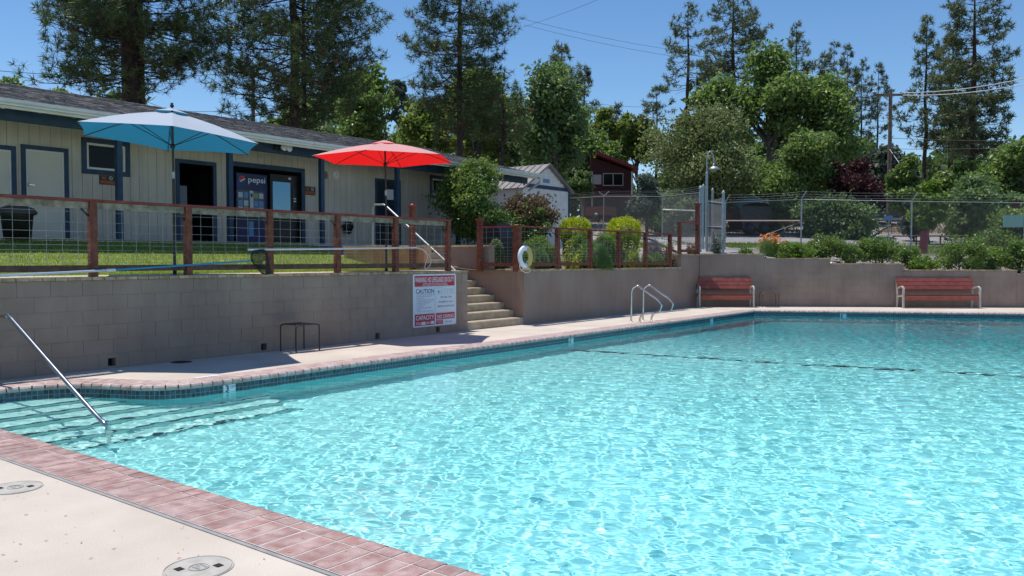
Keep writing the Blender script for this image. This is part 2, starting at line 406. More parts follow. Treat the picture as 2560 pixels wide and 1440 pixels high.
# road rising past the gate, a parking apron
def roadstrip(name, pts, w, m, lift=.05, n=10):
    P = bez(pts, n); vs = []; A = []
    for i, p in enumerate(P):
        d = (P[min(i+1, len(P)-1)] - P[max(i-1, 0)]); d.z = 0; d.normalize(); nn = Vector((-d.y, d.x, 0))
        A.append([[p.x + nn.x*o, p.y + nn.y*o] for o in np.linspace(-w/2, w/2, 7)])
    A = np.array(A); return sheet(name, A[..., 0], A[..., 1], H(A[..., 0], A[..., 1]) + lift, m)
def gp(px, D): p = at_d(px, 648, D); return Vector((p.x, p.y, 0))
roadstrip('road', [gp(1250, 58), gp(1450, 50), gp(1700, 42), gp(1980, 39), gp(2350, 38), gp(2900, 39)], 6.5, M['road'])
roadstrip('driveway', [gp(2040, 40), gp(2120, 50), gp(2220, 62), gp(2230, 80)], 4.5, M['road'], .10)
roadstrip('path', [gp(1680, 40), gp(1740, 34), gp(1790, 30), gp(1810, 27.6)], 2.4, M['road'], .10)
# ground behind and to the right of the camera
g = MB(); g.add([(-11.27,-200,-.03),(300,-200,-.03),(300,-9,-.03),(-11.27,-9,-.03)], [(0,1,2,3)]); g.add([(9,-9,-.03),(300,-9,-.03),(300,60,-.03),(9,60,-.03)], [(0,1,2,3)])
g.build('yard', M['ground'])['kind'] = 'structure'

# ------------------------------------------------------------------ pool
PX1 = 3.2
PK = at_z(1880, 776, 0); PK.x = -9.0
PE = at_z(2560, 784, 0); pd = (PE-PK); pd.z = 0; pd.normalize()
def far_y(x): return PK.y + (x-PK.x)*pd.y/pd.x
NY = 2.95                                        # pool side of the near coping
left_pts = [(-10.42, NY), (-10.42, 3.6), (-10.40, 4.15), (-10.15, 4.62), (-9.70, 4.86), (-9.28, 5.06), (-9.05, 5.40), (-9.0, 5.9), (-9.0, 7), (-9.0, PK.y)]
left_line = bez([(a, b, 0) for a, b in left_pts[:8]], 8) + [Vector((-9.0, y, 0)) for y in np.arange(6.3, PK.y-.3, .4)] + [Vector((-9.0, PK.y, 0))]
far_line = [Vector((-9.0+u*pd.x, PK.y+u*pd.y, 0)) for u in np.arange(0, 14, .5)]
far_line = [p for p in far_line if p.x < PX1] ; far_line.append(Vector((PX1, far_y(PX1), 0)))
near_line = [Vector((x, NY, 0)) for x in np.arange(PX1, -10.5, -.5)] + [Vector((-10.42, NY, 0))]
right_line = [Vector((PX1, far_y(PX1), 0)), Vector((PX1, NY, 0))]

def resample(P, step):
    P = [Vector(p) for p in P]; out = [P[0].copy()]; need = step; i = 0; cur = P[0].copy()
    while i < len(P)-1:
        seg = P[i+1]-cur; l = seg.length
        if l >= need: cur = cur + seg*(need/l); out.append(cur.copy()); need = step
        else: need -= l; i += 1; cur = P[i].copy()
    return out
def offs(P, o, z=0):                              # offset to the deck side (left of travel direction)
    out = []
    for i, p in enumerate(P):
        d = (P[min(i+1, len(P)-1)] - P[max(i-1, 0)]); d.z = 0; d.normalize()
        out.append(Vector((p.x - d.y*o, p.y + d.x*o, z)))
    return out
basin = MB()
def fz(x, y):                                     # floor of the pool
    yl = 13.9 + .17*(x+6.8)
    return np.where(y < yl, -1.12 - .02*(y-3), -1.34 - .09*(y-yl))
xs = np.linspace(-11, PX1, 30); yz = np.linspace(2.6, 29, 80); Xp, Yp = np.meshgrid(xs, yz)
pool = thing('swimming_pool', 'large turquoise outdoor swimming pool with brick coping and blue waterline tiles', 'swimming pool', (-3, 12, 0), kind='structure')
del pool['category']; del pool['label']
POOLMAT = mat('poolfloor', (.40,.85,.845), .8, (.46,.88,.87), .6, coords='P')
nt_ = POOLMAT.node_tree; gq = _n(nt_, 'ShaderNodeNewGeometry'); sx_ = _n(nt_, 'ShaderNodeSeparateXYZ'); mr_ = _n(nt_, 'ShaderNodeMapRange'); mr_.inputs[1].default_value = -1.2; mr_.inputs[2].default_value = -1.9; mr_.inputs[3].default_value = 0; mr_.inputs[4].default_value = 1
mc = _n(nt_, 'ShaderNodeMix', data_type='RGBA'); mc.inputs[7].default_value = (.0,.40,.46,1)  # light lost in deeper water, painted into the floor as darker teal
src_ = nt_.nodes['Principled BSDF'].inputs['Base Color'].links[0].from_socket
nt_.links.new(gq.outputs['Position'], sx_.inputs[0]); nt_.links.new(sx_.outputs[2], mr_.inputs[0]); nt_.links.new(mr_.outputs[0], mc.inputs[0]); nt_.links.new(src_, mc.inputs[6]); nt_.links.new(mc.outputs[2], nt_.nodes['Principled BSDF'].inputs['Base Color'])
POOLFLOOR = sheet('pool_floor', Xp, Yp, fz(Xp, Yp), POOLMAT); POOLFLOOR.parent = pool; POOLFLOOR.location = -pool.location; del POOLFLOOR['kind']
loop_ = left_line + far_line[1:] + right_line[1:] + near_line[1:]
w = MB()
for i in range(len(loop_)-1):
    a, b = loop_[i], loop_[i+1]
    w.add([(a.x,a.y,-3.2),(b.x,b.y,-3.2),(b.x,b.y,-.03),(a.x,a.y,-.03)], [(0,1,2,3)])
POOLWALL = w.build('pool_wall', M['plaster'], pool)
STEPM = mat('poolstep', (.50,.84,.80), .8, (.56,.87,.83), .6, coords='P')
# submerged entry steps, each with a dark nosing strip
caust = [POOLFLOOR, POOLWALL]
for i in range(6):
    x0 = -10.42 if i == 0 else -10.42 + .34*(i+.55); x1 = -10.42 + .34*(i+1.55)
    z = -.24 - .165*i
    st = MB().box(-10.6, x1, NY-.05, 6.6 - .05*i, z-.20, z)
    o = st.build('pool_step', STEPM, pool); caust.append(o)
    t = MB().box(x1-.022, x1+.004, NY-.05, 6.6-.05*i+.003, z-.03, z+.004)
    t.build('step_edging', M['steptrim'], pool)
t = MB()
xsl = np.arange(-9.0, PX1, .5); 
for a, b in zip(xsl[:-1], xsl[1:]):
    ya, yb2 = 13.9+.17*(a+6.8), 13.9+.17*(b+6.8)
    t.add([(a,ya-.06,float(fz(a,ya-.06))+.006),(b,yb2-.06,float(fz(b,yb2-.06))+.006),(b,yb2+.07,float(fz(b,yb2-.06))+.006),(a,ya+.07,float(fz(a,ya-.06))+.006)], [(0,1,2,3)])
t.build('depth_line', M['linetile'], pool)
for o in caust: o.cycles.is_caustics_receiver = True
# waterline tiles
def tiles(P, first, z0=-.055):
    Q = resample(P, .058); sm = MB().box(0, .052, -.003, .004, -.052, 0).mesh('tile', M['tile']); joined = MB(); cnt = 0
    for i in range(len(Q)-1):
        d = Q[i+1]-Q[i]; a = math.atan2(d.y, d.x)
        for r in range(3):
            z = z0 - .058*r
            if cnt < first:
                link('tile', sm, pool, (Q[i].x-ORG[pool.name].x, Q[i].y-ORG[pool.name].y, z), a); cnt += 1
            else:
                u = d.normalized(); n = Vector((u.y, -u.x, 0)); A = Q[i] + n*.003; B = A + u*.052
                joined.add([(A.x,A.y,z-.052),(B.x,B.y,z-.052),(B.x,B.y,z),(A.x,A.y,z)], [(0,1,2,3)])
    if joined.v: joined.build('waterline_tiles', M['tile'], pool)['kind'] = 'stuff'
tiles(left_line, 297)
tiles(far_line, 0)
tiles(near_line[-5:], 0)
gr = MB()
for P in (left_line, far_line, near_line):
    for i in range(len(P)-1):
        a, b = P[i], P[i+1]; d = (b-a).normalized(); n = Vector((d.y, -d.x, 0))*.001; a = a+n; b = b+n
        gr.add([(a.x,a.y,-.24),(b.x,b.y,-.24),(b.x,b.y,-.035),(a.x,a.y,-.035)], [(0,1,2,3)])
gr.build('tile_grout', M['grout'], pool)
# brick coping: a rounded nose brick and a flat brick in each course
def coping(P, first, step=.136, bm='brick'):
    Q = resample(P, step); far = MB(); N = len(Q)-1; g = .0075
    prof = [(.098,-.05),(-.012,-.05),(-.03,-.034),(-.034,-.012),(-.022,.006),(.0,.013),(.098,.013)]
    for i in range(N):
        pa, pb = Q[i], Q[i+1]; d = (pb-pa).normalized()
        dl = (Q[i+1]-Q[max(i-1,0)]).normalized(); dr = (Q[min(i+2,N)]-Q[i]).normalized()
        nl, nr = Vector((-dl.y, dl.x, 0)), Vector((-dr.y, dr.x, 0))
        A, B = pa + d*g, pb - d*g; dz = random.uniform(-.0015, .0015)
        def sec(p, n): return [p + n*o + Vector((0, 0, z+dz)) for o, z in prof]
        v = sec(A, nl) + sec(B, nr); k = len(prof)
        f1 = [tuple(range(k)), tuple(range(k, 2*k))[::-1]] + [(j, j+k, (j+1)%k+k, (j+1)%k) for j in range(k)]
        fl = [A+nl*.108+Vector((0,0,-.04)), B+nr*.108+Vector((0,0,-.04)), B+nr*.392+Vector((0,0,-.04)), A+nl*.392+Vector((0,0,-.04))]
        fl += [p + Vector((0,0,.052+dz)) for p in fl]
        f2 = [(3,2,1,0),(4,5,6,7),(0,1,5,4),(1,2,6,5),(2,3,7,6),(3,0,4,7)]
        if i < first:
            MB().add(v, f1).build('brick', M[bm], pool); MB().add(fl, f2).build('brick', M[bm], pool)
        else: far.add(v, f1); far.add(fl, f2)
    if far.v: far.build('coping_bricks', M[bm], pool)['kind'] = 'stuff'
    mo = MB(); a = offs(Q, 0); b = offs(Q, .40)
    for i in range(N): mo.add([a[i]+Vector((0,0,.0098)), a[i+1]+Vector((0,0,.0098)), b[i+1]+Vector((0,0,.0098)), b[i]+Vector((0,0,.0098))], [(0,1,2,3)])
    mo.build('mortar_bed', M['mortar'], pool)
    return Q
near_vis = [Vector((x, NY, 0)) for x in np.arange(1.0, -10.4, -.25)]
coping(near_vis[::1], 84)
coping([Vector((PX1, NY, 0)), Vector((1.0, NY, 0))], 0)
coping(left_line[1:], 64, bm='brickpale')
coping(far_line, 0, bm='brickpale')
j = MB()
jl = [Vector((PX1, NY-.40, 0)), Vector((-10.6, NY-.40, 0))]
j.box(-11, PX1, NY-.425, NY-.398, -.01, .006)
j.build('expansion_joint', M['joint'], pool)
# concrete deck around it
dk = MB(); a = offs(left_line, .38); 
for i in range(len(a)-1):
    p, q = a[i], a[i+1]; dk.add([(XW-.3,p.y,0),(p.x,p.y,0),(q.x,q.y,0),(XW-.3,q.y,0)], [(0,1,2,3)])
dk.add([(XW-.3,NY-.41,0),(a[0].x,NY-.41,0),(a[0].x,a[0].y,0),(XW-.3,a[0].y,0)], [(0,1,2,3)])
e = a[-1]; fo = offs(far_line, .38)
dk.add([(XW-.3,e.y,0),(e.x,e.y,0),(fo[0].x,fo[0].y,0),(XW-.3,WC.y+.3,0)], [(0,1,2,3)])
dk.add([(XW-.3,WC.y+.3,0),(fo[0].x,fo[0].y,0),(fo[-1].x,fo[-1].y,0),tuple(farpt(16,-.2))], [(0,1,2,3)])
dk.add([(XW-.3,-9,0),(9,-9,0),(9,NY-.41,0),(XW-.3,NY-.41,0)], [(0,1,2,3)])
dk.add([(PX1-.02,NY-.41,0),(9,NY-.41,0),(9,34,0),(PX1-.02,34,0)], [(0,1,2,3)])
DECK = dk.build('deck', M['deck']); DECK['kind'] = 'structure'
# water
WATER_DENS = 0
def waves(X, Y):
    r = np.random.default_rng(3); Z = np.zeros_like(X)
    calm = .62 + .38*np.sin(X*.55+1)*np.sin(Y*.38+.5) ; near = 1/(1+np.exp(-(X+7.2)*1.3))
    amp = (.00085 + .00100*near)*(.75+.5*calm)
    for k in range(64):
        Lw = .054*2**(r.random()**1.5*3.0); a = r.random()*6.283
        Z += Lw*np.sin(6.283/Lw*(X*np.cos(a)+Y*np.sin(a)) + r.random()*6.28 + .6*np.sin(X*1.1+k)*np.sin(Y*.9-k))
    return Z*amp - .14
xw = np.arange(-10.6, .3, .0205); xw = np.concatenate([xw, np.linspace(.34, PX1+.1, 50)])
st = [2.7]
while st[-1] < 29.2: st.append(st[-1] + .0155 + .0030*max(0, st[-1]-4))
yw = np.array(st); Xw, Yw = np.meshgrid(xw, yw)
Zw = waves(Xw, Yw)
nx, ny = len(xw), len(yw)
V = np.stack([Xw, Yw, Zw], -1).reshape(-1, 3)
i = np.arange((ny-1)*(nx-1)); r_ = i//(nx-1); c_ = i % (nx-1); a_ = r_*nx + c_
Fw = np.stack([a_, a_+1, a_+nx+1, a_+nx], -1)
wm = bpy.data.materials.new('water'); wm.use_nodes = True; nt = wm.node_tree; b = nt.nodes['Principled BSDF']
b.inputs['Base Color'].default_value = (.86, .985, .99, 1); b.inputs['Roughness'].default_value = 0
b.inputs['Transmission Weight'].default_value = 1; b.inputs['IOR'].default_value = 1.33
va = _n(nt, 'ShaderNodeVolumeAbsorption'); va.inputs[0].default_value = (.25, .93, .97, 1); va.inputs[1].default_value = WATER_DENS
if WATER_DENS: nt.links.new(va.outputs[0], nt.nodes['Material Output'].inputs['Volume'])
WATER = link('water', npmesh('water', V, Fw, wm, True)); WATER['kind'] = 'structure'
WATER.cycles.is_caustics_caster = True
# ------------------------------------------------------------------ retaining walls
def rects_minus(y0, y1, z0, z1, holes):
    rs = [(y0, y1, z0, z1)]
    for a, b, c, d in holes:
        o = []
        for p, q, r, s in rs:
            if b <= p or a >= q or d <= r or c >= s: o.append((p, q, r, s)); continue
            if a > p: o.append((p, a, r, s))
            if b < q: o.append((b, q, r, s))
            m, n = max(p, a), min(q, b)
            if c > r: o.append((m, n, r, c))
            if d < s: o.append((m, n, d, s))
        rs = o
    return rs
def block_course(root, P, y0, y1, ztop, holes=(), bh=.2032, bl=.4064, back=.12, phase=0):
    """concrete blocks laid from y0 to y1; P(u, off, z) maps along/out/up to the place"""
    k = int(math.ceil(ztop/bh - 1e-3))
    for r in range(k):
        z0, z1 = max(0, ztop-(r+1)*bh), ztop-r*bh
        u = y0 - (bl/2 if (r+phase) % 2 else 0)
        while u < y1:
            a, b = max(u, y0), min(u+bl, y1); u += bl
            if b-a < .02: continue
            g = .0022; mb = MB(); pr = random.uniform(-.0010, .0010)
            for p, q, s, t in rects_minus(a+g, b-g, z0+g*1.7, z1-g*1.7, holes):
                mb.add([P(p,-back,s),P(q,-back,s),P(q,pr,s),P(p,pr,s),P(p,-back,t),P(q,-back,t),P(q,pr,t),P(p,pr,t)],
                       [(0,3,2,1),(4,5,6,7),(0,1,5,4),(1,2,6,5),(2,3,7,6),(3,0,4,7)])
            if mb.v: mb.build('block', M['block'], root)
    jm = MB()
    for p, q, s, t in rects_minus(y0+.001, y1-.001, .001, ztop-.001, holes): jm.add([P(p,-.006,s),P(q,-.006,s),P(q,-.006,t),P(p,-.006,t)], [(0,1,2,3)])
    jm.build('mortar_joints', M['block'], root)
def cap_course(root, P, y0, y1, z, step=.158, h=.042, proud=.03, deep=.14, first=999):
    far = MB(); u = y0; n = 0
    while u < y1-.02:
        a, b = u+.004, min(u+step, y1)-.004; u += step; n += 1
        dz, do = random.uniform(-.003, .004), random.uniform(-.006, .006)
        v = [P(a,-deep,z),P(b,-deep,z),P(b,proud+do-.006,z),P(a,proud+do,z)] + [P(a,-deep,z+h+dz),P(b,-deep,z+h+dz),P(b,proud+do-.01,z+h+dz),P(a,proud+do-.006,z+h+dz)]
        f = [(0,3,2,1),(4,5,6,7),(0,1,5,4),(1,2,6,5),(2,3,7,6),(3,0,4,7)]
        if n <= first: MB().add(v, f).build('cap_brick', M['capbrick'], root)
        else: far.add(v, f)
    if far.v: far.build('cap_bricks', M['capbrick'], root)['kind'] = 'stuff'
WZ = 1.215
def PW(u, off, z): return Vector((XW+off, u, z))
Y1 = at_x(1169, 760, XW).y
Y2 = at_x(1310, 760, XW).y
wall1 = thing('retaining_wall', 'long taupe block retaining wall under the wire fence, holding up the lawn', 'wall', (XW, 8, 0))
holes = []
for hx, hy in ((280, 905), (660, 867), (944, 840), (1095, 824)):
    p = at_x(hx, hy, XW); holes.append((p.y-.055, p.y+.055, p.z-.055, p.z+.055))
MB().box(XW-.24, XW-.12, -8, Y1-.002, -.2, WZ).build('wall_core', M['dark'], wall1)
MB().box(XW-.12, XW, -8, 2.8, 0, WZ).build('plain_wall', M['stucco'], wall1)
block_course(wall1, PW, 2.8, Y1, WZ, holes)
cap_course(wall1, PW, 2.2, Y1, WZ+.002)
MB().box(XW-1.05, XW-.142, -8, Y1-.01, WZ-.1, WZ+.052).build('ledge', M['ledge'], wall1)
for a, b, c, d in holes:
    h = MB()
    h.add([(XW-.119,a,c),(XW-.119,b,c),(XW-.119,b,d),(XW-.119,a,d)], [(0,1,2,3)])
    h.build('drain_hole', M['dark'], wall1)
# second stretch, smooth rendered
wall2 = thing('retaining_wall', 'smooth rendered taupe retaining wall between the steps and the end wall', 'wall', (XW, 20, 0))
YS = at_x(1703, 660, XW).y
m_ = MB().box(XW-.24, XW, Y2, YS, -.2, WZ)
m_.build('render', M['stucco'], wall2)
MB().box(XW-.24, XW, YS, WC.y+.12, -.2, 1.62).build('raised_end', M['stucco'], wall2)
cap_course(wall2, PW, Y2-.02, YS-.02, WZ+.002, first=90)
cap_course(wall2, PW, YS-.01, WC.y+.1, 1.622)
# end wall, stepping down to the right
wall3 = thing('retaining_wall', 'taupe block end wall stepping down in levels behind the two red benches', 'wall', tuple(farpt(5)))
def PF(u, off, z): return farpt(u, off, z)
ulist = []
for k, (a, b, zt) in enumerate(CAPS):
    if k < 4:
        px_z = None
    core = [farpt(a,-.24,-.2), farpt(b,-.24,-.2), farpt(b,-.12,-.2), farpt(a,-.12,-.2)]
    MB().prism(core, (0,0,zt+.2)).build('wall_core', M['block'], wall3)
    block_course(wall3, PF, a, min(b, 13), zt, bh=.216, bl=.432, phase=k)
    cap_course(wall3, PF, a, min(b, 13), zt+.002, step=.21, h=.04, deep=.24)
MB().prism([farpt(13,-.12,-.2), farpt(22,-.12,-.2), farpt(22,0,-.2), farpt(13,0,-.2)], (0,0,1.2)).build('plain_wall', M['stucco'], wall3)

# ------------------------------------------------------------------ steps up to the terrace
steps = thing('concrete_steps', 'exposed aggregate steps climbing between the two retaining walls', 'steps', (XW-1, (Y1+Y2)/2, 0))
RZ, TD = .166, .285
for i in range(11):
    x1 = XW - .012 - i*TD; z = RZ*(i+1)
    s = MB().prism([(x1, Y1+.004, z-RZ-(.25 if i else 0.05)), (x1, Y1+.004, z-.02), (x1-.012, Y1+.004, z), (x1-TD-.03, Y1+.004, z), (x1-TD-.03, Y1+.004, z-RZ-(.25 if i else 0.05))][::-1], (0, Y2-Y1-.008, 0))
    s.build('step', M['step'], steps)
XT = XW - .012 - 10*TD
sw = thing('stair_side_wall', 'high rendered side wall right of the steps, cap bricks on top', 'wall', (-12.5, Y2, 0))
xa = at_y(1222, 617, Y2).x; zt = at_y(1180, 617, Y2).z
MB().box(-15.2, xa, Y2-.0, Y2+.22, -.1, zt).build('render', M['stucco'], sw)
MB().box(xa, XW-.242, Y2-.0, Y2+.22, -.1, WZ).build('low_end', M['stucco'], sw)
cap_course(sw, lambda u, off, z: Vector((u, Y2-off, z)), -15.2, xa+.03, zt+.002, deep=.23)
cap_course(sw, lambda u, off, z: Vector((u, Y2-off, z)), xa+.03, XW-.242, WZ+.002, deep=.23)
tw = thing('stair_side_wall', 'low tan planter wall left of the steps behind the wire fence', 'wall', (-13, Y1, 1))
xb_ = at_y(1070, 640, Y1-.1).x
MB().box(-14.4, XW-.25, Y1-.2, Y1, -.1, 1.18).build('base', M['stucco'], tw)
MB().box(-14.9, xb_, Y1-.22, Y1-.002, 1.18, 1.76).build('tan_block', mat('tanblock', (.46,.25,.12), .9, (.56,.36,.2), 3, .4, 60, coords='P', speck=.1), tw)
cap_course(tw, lambda u, off, z: Vector((u, Y1-.22-off, z)), -14.9, xb_, 1.762, deep=.21)
# handrail of the steps
hr = thing('stair_handrail', 'galvanised pipe handrail running down the steps', 'handrail', (-14.2, Y1+.1, 1.8))
yr = Y1+.12
p = [at_y(932, 614, yr), at_y(932, 520, yr), at_y(936, 512, yr), at_y(960, 512, yr), at_y(966, 516, yr), at_y(1115, 654, yr), at_y(1141, 680, yr)]
p[0].z = Hs(p[0].x, 12)
for q in p: q.y = yr
MB().tube(bez(p[:2],2)+p[2:4]+p[4:], .024, 10).build('rail', M['galv'], hr)
e = p[-1]; b = e.copy(); b.z = .3
MB().tube([e, b], .022, 8).build('post', M['galv'], hr)
for q in p[:1]: MB().lathe((q.x, q.y, q.z), [(0,.01),(.05,.01),(.05,0),(.0,0)], 10).build('base_plate', M['galv'], hr)

# ------------------------------------------------------------------ wire panel fences
def wirefence(root, Q, posts, ztop, zbot, cap=True, lower='brownwood', topmat='redpaint', grey=True, postw=.095, posttop=None, wz=None, zb_post=None):
    """Q(u, off, z); posts = u positions"""
    def bx(mb, u0, u1, o0, o1, z0, z1):
        v = [Q(u0,o0,z0),Q(u1,o0,z0),Q(u1,o1,z0),Q(u0,o1,z0),Q(u0,o0,z1),Q(u1,o0,z1),Q(u1,o1,z1),Q(u0,o1,z1)]
        return mb.add(v, [(0,3,2,1),(4,5,6,7),(0,1,5,4),(1,2,6,5),(2,3,7,6),(3,0,4,7)])
    h = postw/2
    for u in posts:
        bx(MB(), u-h, u+h, -h, h, (zb_post if zb_post is not None else zbot-.1), ztop-.034).build('post', M['redwood'], root)
    wm_ = []
    for a, b in zip(posts[:-1], posts[1:]):
        bx(MB(), a+h, b-h, -.019, .019, zbot, zbot+.085).build('bottom_board', M[lower], root)
        if grey: bx(MB(), a+h, b-h, -.045, -.007, ztop-.13, ztop-.036).build('rail_board', M['greywood'], root)
        bx(MB(), a-h if a == posts[0] else a+.002, b+h if b == posts[-1] else b-.002, -.07, .07, ztop-.034, ztop).build('top_board', M[topmat], root)
        w = MB(); n = max(2, round((b-a)/.2)); z0, z1 = zbot+.06, ztop-.05
        hz = wz or [z1-.13-.15*i for i in range(3)]
        lst = [.06,.11,.165,.225,.295,.375,.475,.60,.74]
        for t in lst:
            z = z0 + t
            if z < z1: w.tube([Q(a+h, .012, z), Q(b-h, .012, z)], .0027, 4, False)
        for i in range(1, n):
            u = a + (b-a)*i/n; w.tube([Q(u, .016, z0), Q(u, .016, z1)], .0027, 4, False)
        w.build('wire_mesh', M['wire'], root)
        br = MB().bar(Q(b-h, .0, ztop-.23), Q(b-h-.10, 0, ztop-.13), .012, .03); br.build('brace', M['blackmetal'], root)
fence1 = thing('wire_panel_fence', 'long red wood and wire panel fence along the lawn edge', 'fence', (XW-.06, 8, WZ))
u0 = [at_x(px, 600, XW).y for px in (236, 474, 678, 848, 993, 1124)]
sp = u0[1]-u0[0]
posts = [u0[0]-3*sp, u0[0]-2*sp, u0[0]-sp] + u0
OFF1 = .0
wirefence(fence1, lambda u, o, z: Vector((XW-.05+OFF1+o, u, z)), posts, 2.31, 1.335, zb_post=WZ+.046)
# return of the fence beside the steps, with a capped post
retp = thing('gate_post', 'capped red wood post standing beyond the fence at the top of the steps', 'post', (-13.4, Y1-.3, 1.2))
pp = at_y(1031, 600, Y1-.35)
MB().box(pp.x-.05, pp.x+.05, pp.y-.05, pp.y+.05, Hs(pp.x,pp.y)-.1, 2.62).build('post', M['redwood'], retp)
MB().box(pp.x-.075, pp.x+.075, pp.y-.075, pp.y+.075, 2.62, 2.66).build('cap', M['redpaint'], retp)
MB().lathe((pp.x, pp.y, 2.66), [(.06,0),(.045,.03),(0,.045)], 4).build('cap_top', M['redpaint'], retp)

fence2 = thing('wire_panel_fence', 'red wood and wire fence beside the round shrubs, life ring hanging on it', 'fence', (XW-.06, 19, WZ))
u2 = [at_x(px, 620, XW-.02).y for px in (1300, 1396, 1478, 1549, 1616, 1677)]
wirefence(fence2, lambda u, o, z: Vector((XW-.05+o, u, z)), u2, 2.27, 1.34, grey=False, lower='redwood', zb_post=WZ+.046)
u3 = [at_x(1705, 600, XW).y-.05, at_x(1748, 600, XW).y]
# corner return towards the steps
fence3 = thing('wire_panel_fence', 'short fence return with a tall capped post right of the steps', 'fence', (-12, Y2+.4, WZ))
xr = at_y(1215, 590, Y2+.1).x
wirefence(fence3, lambda u, o, z: Vector((u, u2[0]-o, z)), [xr, XW-.05-.10], 2.27, 1.34, grey=False, lower='redwood', zb_post=WZ)
MB().box(xr-.055, xr+.055, u2[0]-.055, u2[0]+.055, WZ, 2.42).build('tall_post', M['redwood'], fence3)
MB().box(xr-.08, xr+.08, u2[0]-.08, u2[0]+.08, 2.42, 2.46).build('post_cap', M['redpaint'], fence3)
# taller end section by the gate
fence4 = thing('wire_panel_fence', 'raised red fence section with a tall capped post next to the pipe gate', 'fence', (XW-.06, u3[0], 1.6))
q5 = lambda u, o, z: Vector((XW-.06+o, u, z))
ga, gb = u3
zt4 = at_x(1705, 555, XW).z; zt5 = at_x(1745, 512, XW).z
wirefence(fence4, q5, [ga, gb], zt4, 1.72, grey=False, lower='redwood', zb_post=1.665)
MB().box(XW-.12, XW, gb-.06, gb+.06, 1.665, zt5).build('tall_post', M['redwood'], fence4)
MB().box(XW-.15, XW+.03, gb-.09, gb+.09, zt5, zt5+.05).build('post_cap', M['redpaint'], fence4)

# ------------------------------------------------------------------ the long building
BX, PXP, EX, RX = -17.5, -16.5, -16.0, -21.2
B0, B1 = 3.5, 22.0
bz = 1.86
bld = thing('pool_building', 'long low cream building with blue trim and grey shingle roof', 'building', (BX, 12, bz))
def fx(x0, x1, y0, y1):
    a, b = at_x(x0, y0, BX), at_x(x1, y1, BX); return a, b
def opening(xa, xb, ya, yb, zb=None):
    a = at_x(xa, ya, BX); b = at_x(xb, ya, BX); c = at_x(xa, yb, BX)
    return [a.y, b.y, zb if zb is not None else c.z, a.z]
OP = dict(
    door0=opening(-45, 27, 369, 600, bz), door1=opening(63, 159, 372, 600, bz), win1=opening(215, 312, 356, 422),
    entry=opening(447, 531, 407, 600, bz), alcove=opening(576, 752, 414, 600, bz), door3=opening(942, 996, 452, 610, bz), win2=opening(1080, 1130, 446, 487))
HT = 4.42
wallp = MB()
for a, b, c, d in rects_minus(B0, B1, bz-.4, HT, list(tuple(v) for v in OP.values())):
    wallp.add([(BX-.02,a,c),(BX-.02,b,c),(BX-.02,b,d),(BX-.02,a,d)], [(0,1,2,3)])
WALL = wallp.build('wall', M['siding'], bld)
y = B0
while y < B1-.05:
    for a, b, c, d in rects_minus(y+.0038, min(y+.2032, B1)-.0038, bz-.02, HT, list(tuple(v) for v in OP.values())):
        if b-a > .01: MB().box(BX-.02, BX, a, b, c, d).build('siding_board', M['siding'], WALL)
    y += .2032
ew = MB(); ew.box(-24.9, BX-.0, B1, B1+.05, bz-.5, HT); ew.box(-24.9, BX-.02, B0, B0+.05, bz-.5, HT); ew.box(-24.95,-24.9,B0,B1,bz-.5,HT)
ew.build('end_wall', M['siding'], bld)
# gable triangle closing the roof end, floor slab
slab = MB().box(-25, PXP+.35, B0, B1, bz-.25, bz+.004)
slab.build('slab', M['ledge'], bld)
def frame(op, w, t, m, parent, name='frame', sill=False):
    a, b, c, d = op; f = MB(); x0, x1 = BX-.03, BX+t
    f.box(x0, x1, a-w, a, c - (w if sill else 0), d+w); f.box(x0, x1, b, b+w, c - (w if sill else 0), d+w); f.box(x0, x1, a, b, d, d+w)
    if sill: f.box(x0, x1, a, b, c-w, c)
    return f.build(name, m, parent)
for k, lab in (('door0', None), ('door1', None)):
    o = OP[k]; dr = MB().box(BX-.06, BX-.015, o[0]+.003, o[1]-.003, o[2]+.01, o[3]-.003).build('door', M['doorpaint'], bld)
    frame([o[0],o[1],o[2],o[3]], .085, .025, M['bluetrim'], dr)
    f2 = MB(); f2.box(BX-.02, BX+.004, o[0]+.0, o[0]+.035, o[2], o[3]); f2.box(BX-.02, BX+.004, o[1]-.035, o[1], o[2], o[3]); f2.box(BX-.02,BX+.004,o[0]+.035,o[1]-.035,o[3]-.035,o[3])
    f2.build('door_stop', M['whitepaint'], dr)
    if k == 'door1':
        p = at_x(72, 461, BX+.03); MB().lathe((BX-.015, p.y, p.z), [(0,0),(.032,0),(.032,.01),(.012,.014),(.012,.05),(0,.05)], 12, 'x').bar((BX+.035,p.y,p.z),(BX+.035,p.y+.11,p.z-.01),.02,.02).build('handle', M['steel'], dr)
for k in ('win1', 'win2'):
    o = OP[k]; wn_ = frame(o, .10, .03, M['bluetrim'], bld, 'window', True)
    f = MB(); a, b, c, d = o; w = .045
    f.box(BX-.05,BX+.012,a,a+w,c,d); f.box(BX-.05,BX+.012,b-w,b,c,d); f.box(BX-.05,BX+.012,a+w,b-w,d-w,d); f.box(BX-.05,BX+.012,a+w,b-w,c,c+w)
    mid = a+(b-a)*.80 if k == 'win1' else a+(b-a)*.6
    f.box(BX-.05, BX+.008, mid-.02, mid+.02, c+w, d-w)
    f.build('sash', M['whitepaint'], wn_)
    MB().box(BX-.045, BX-.035, a+w, b-w, c+w, d-w).build('pane', M['glass'], wn_)
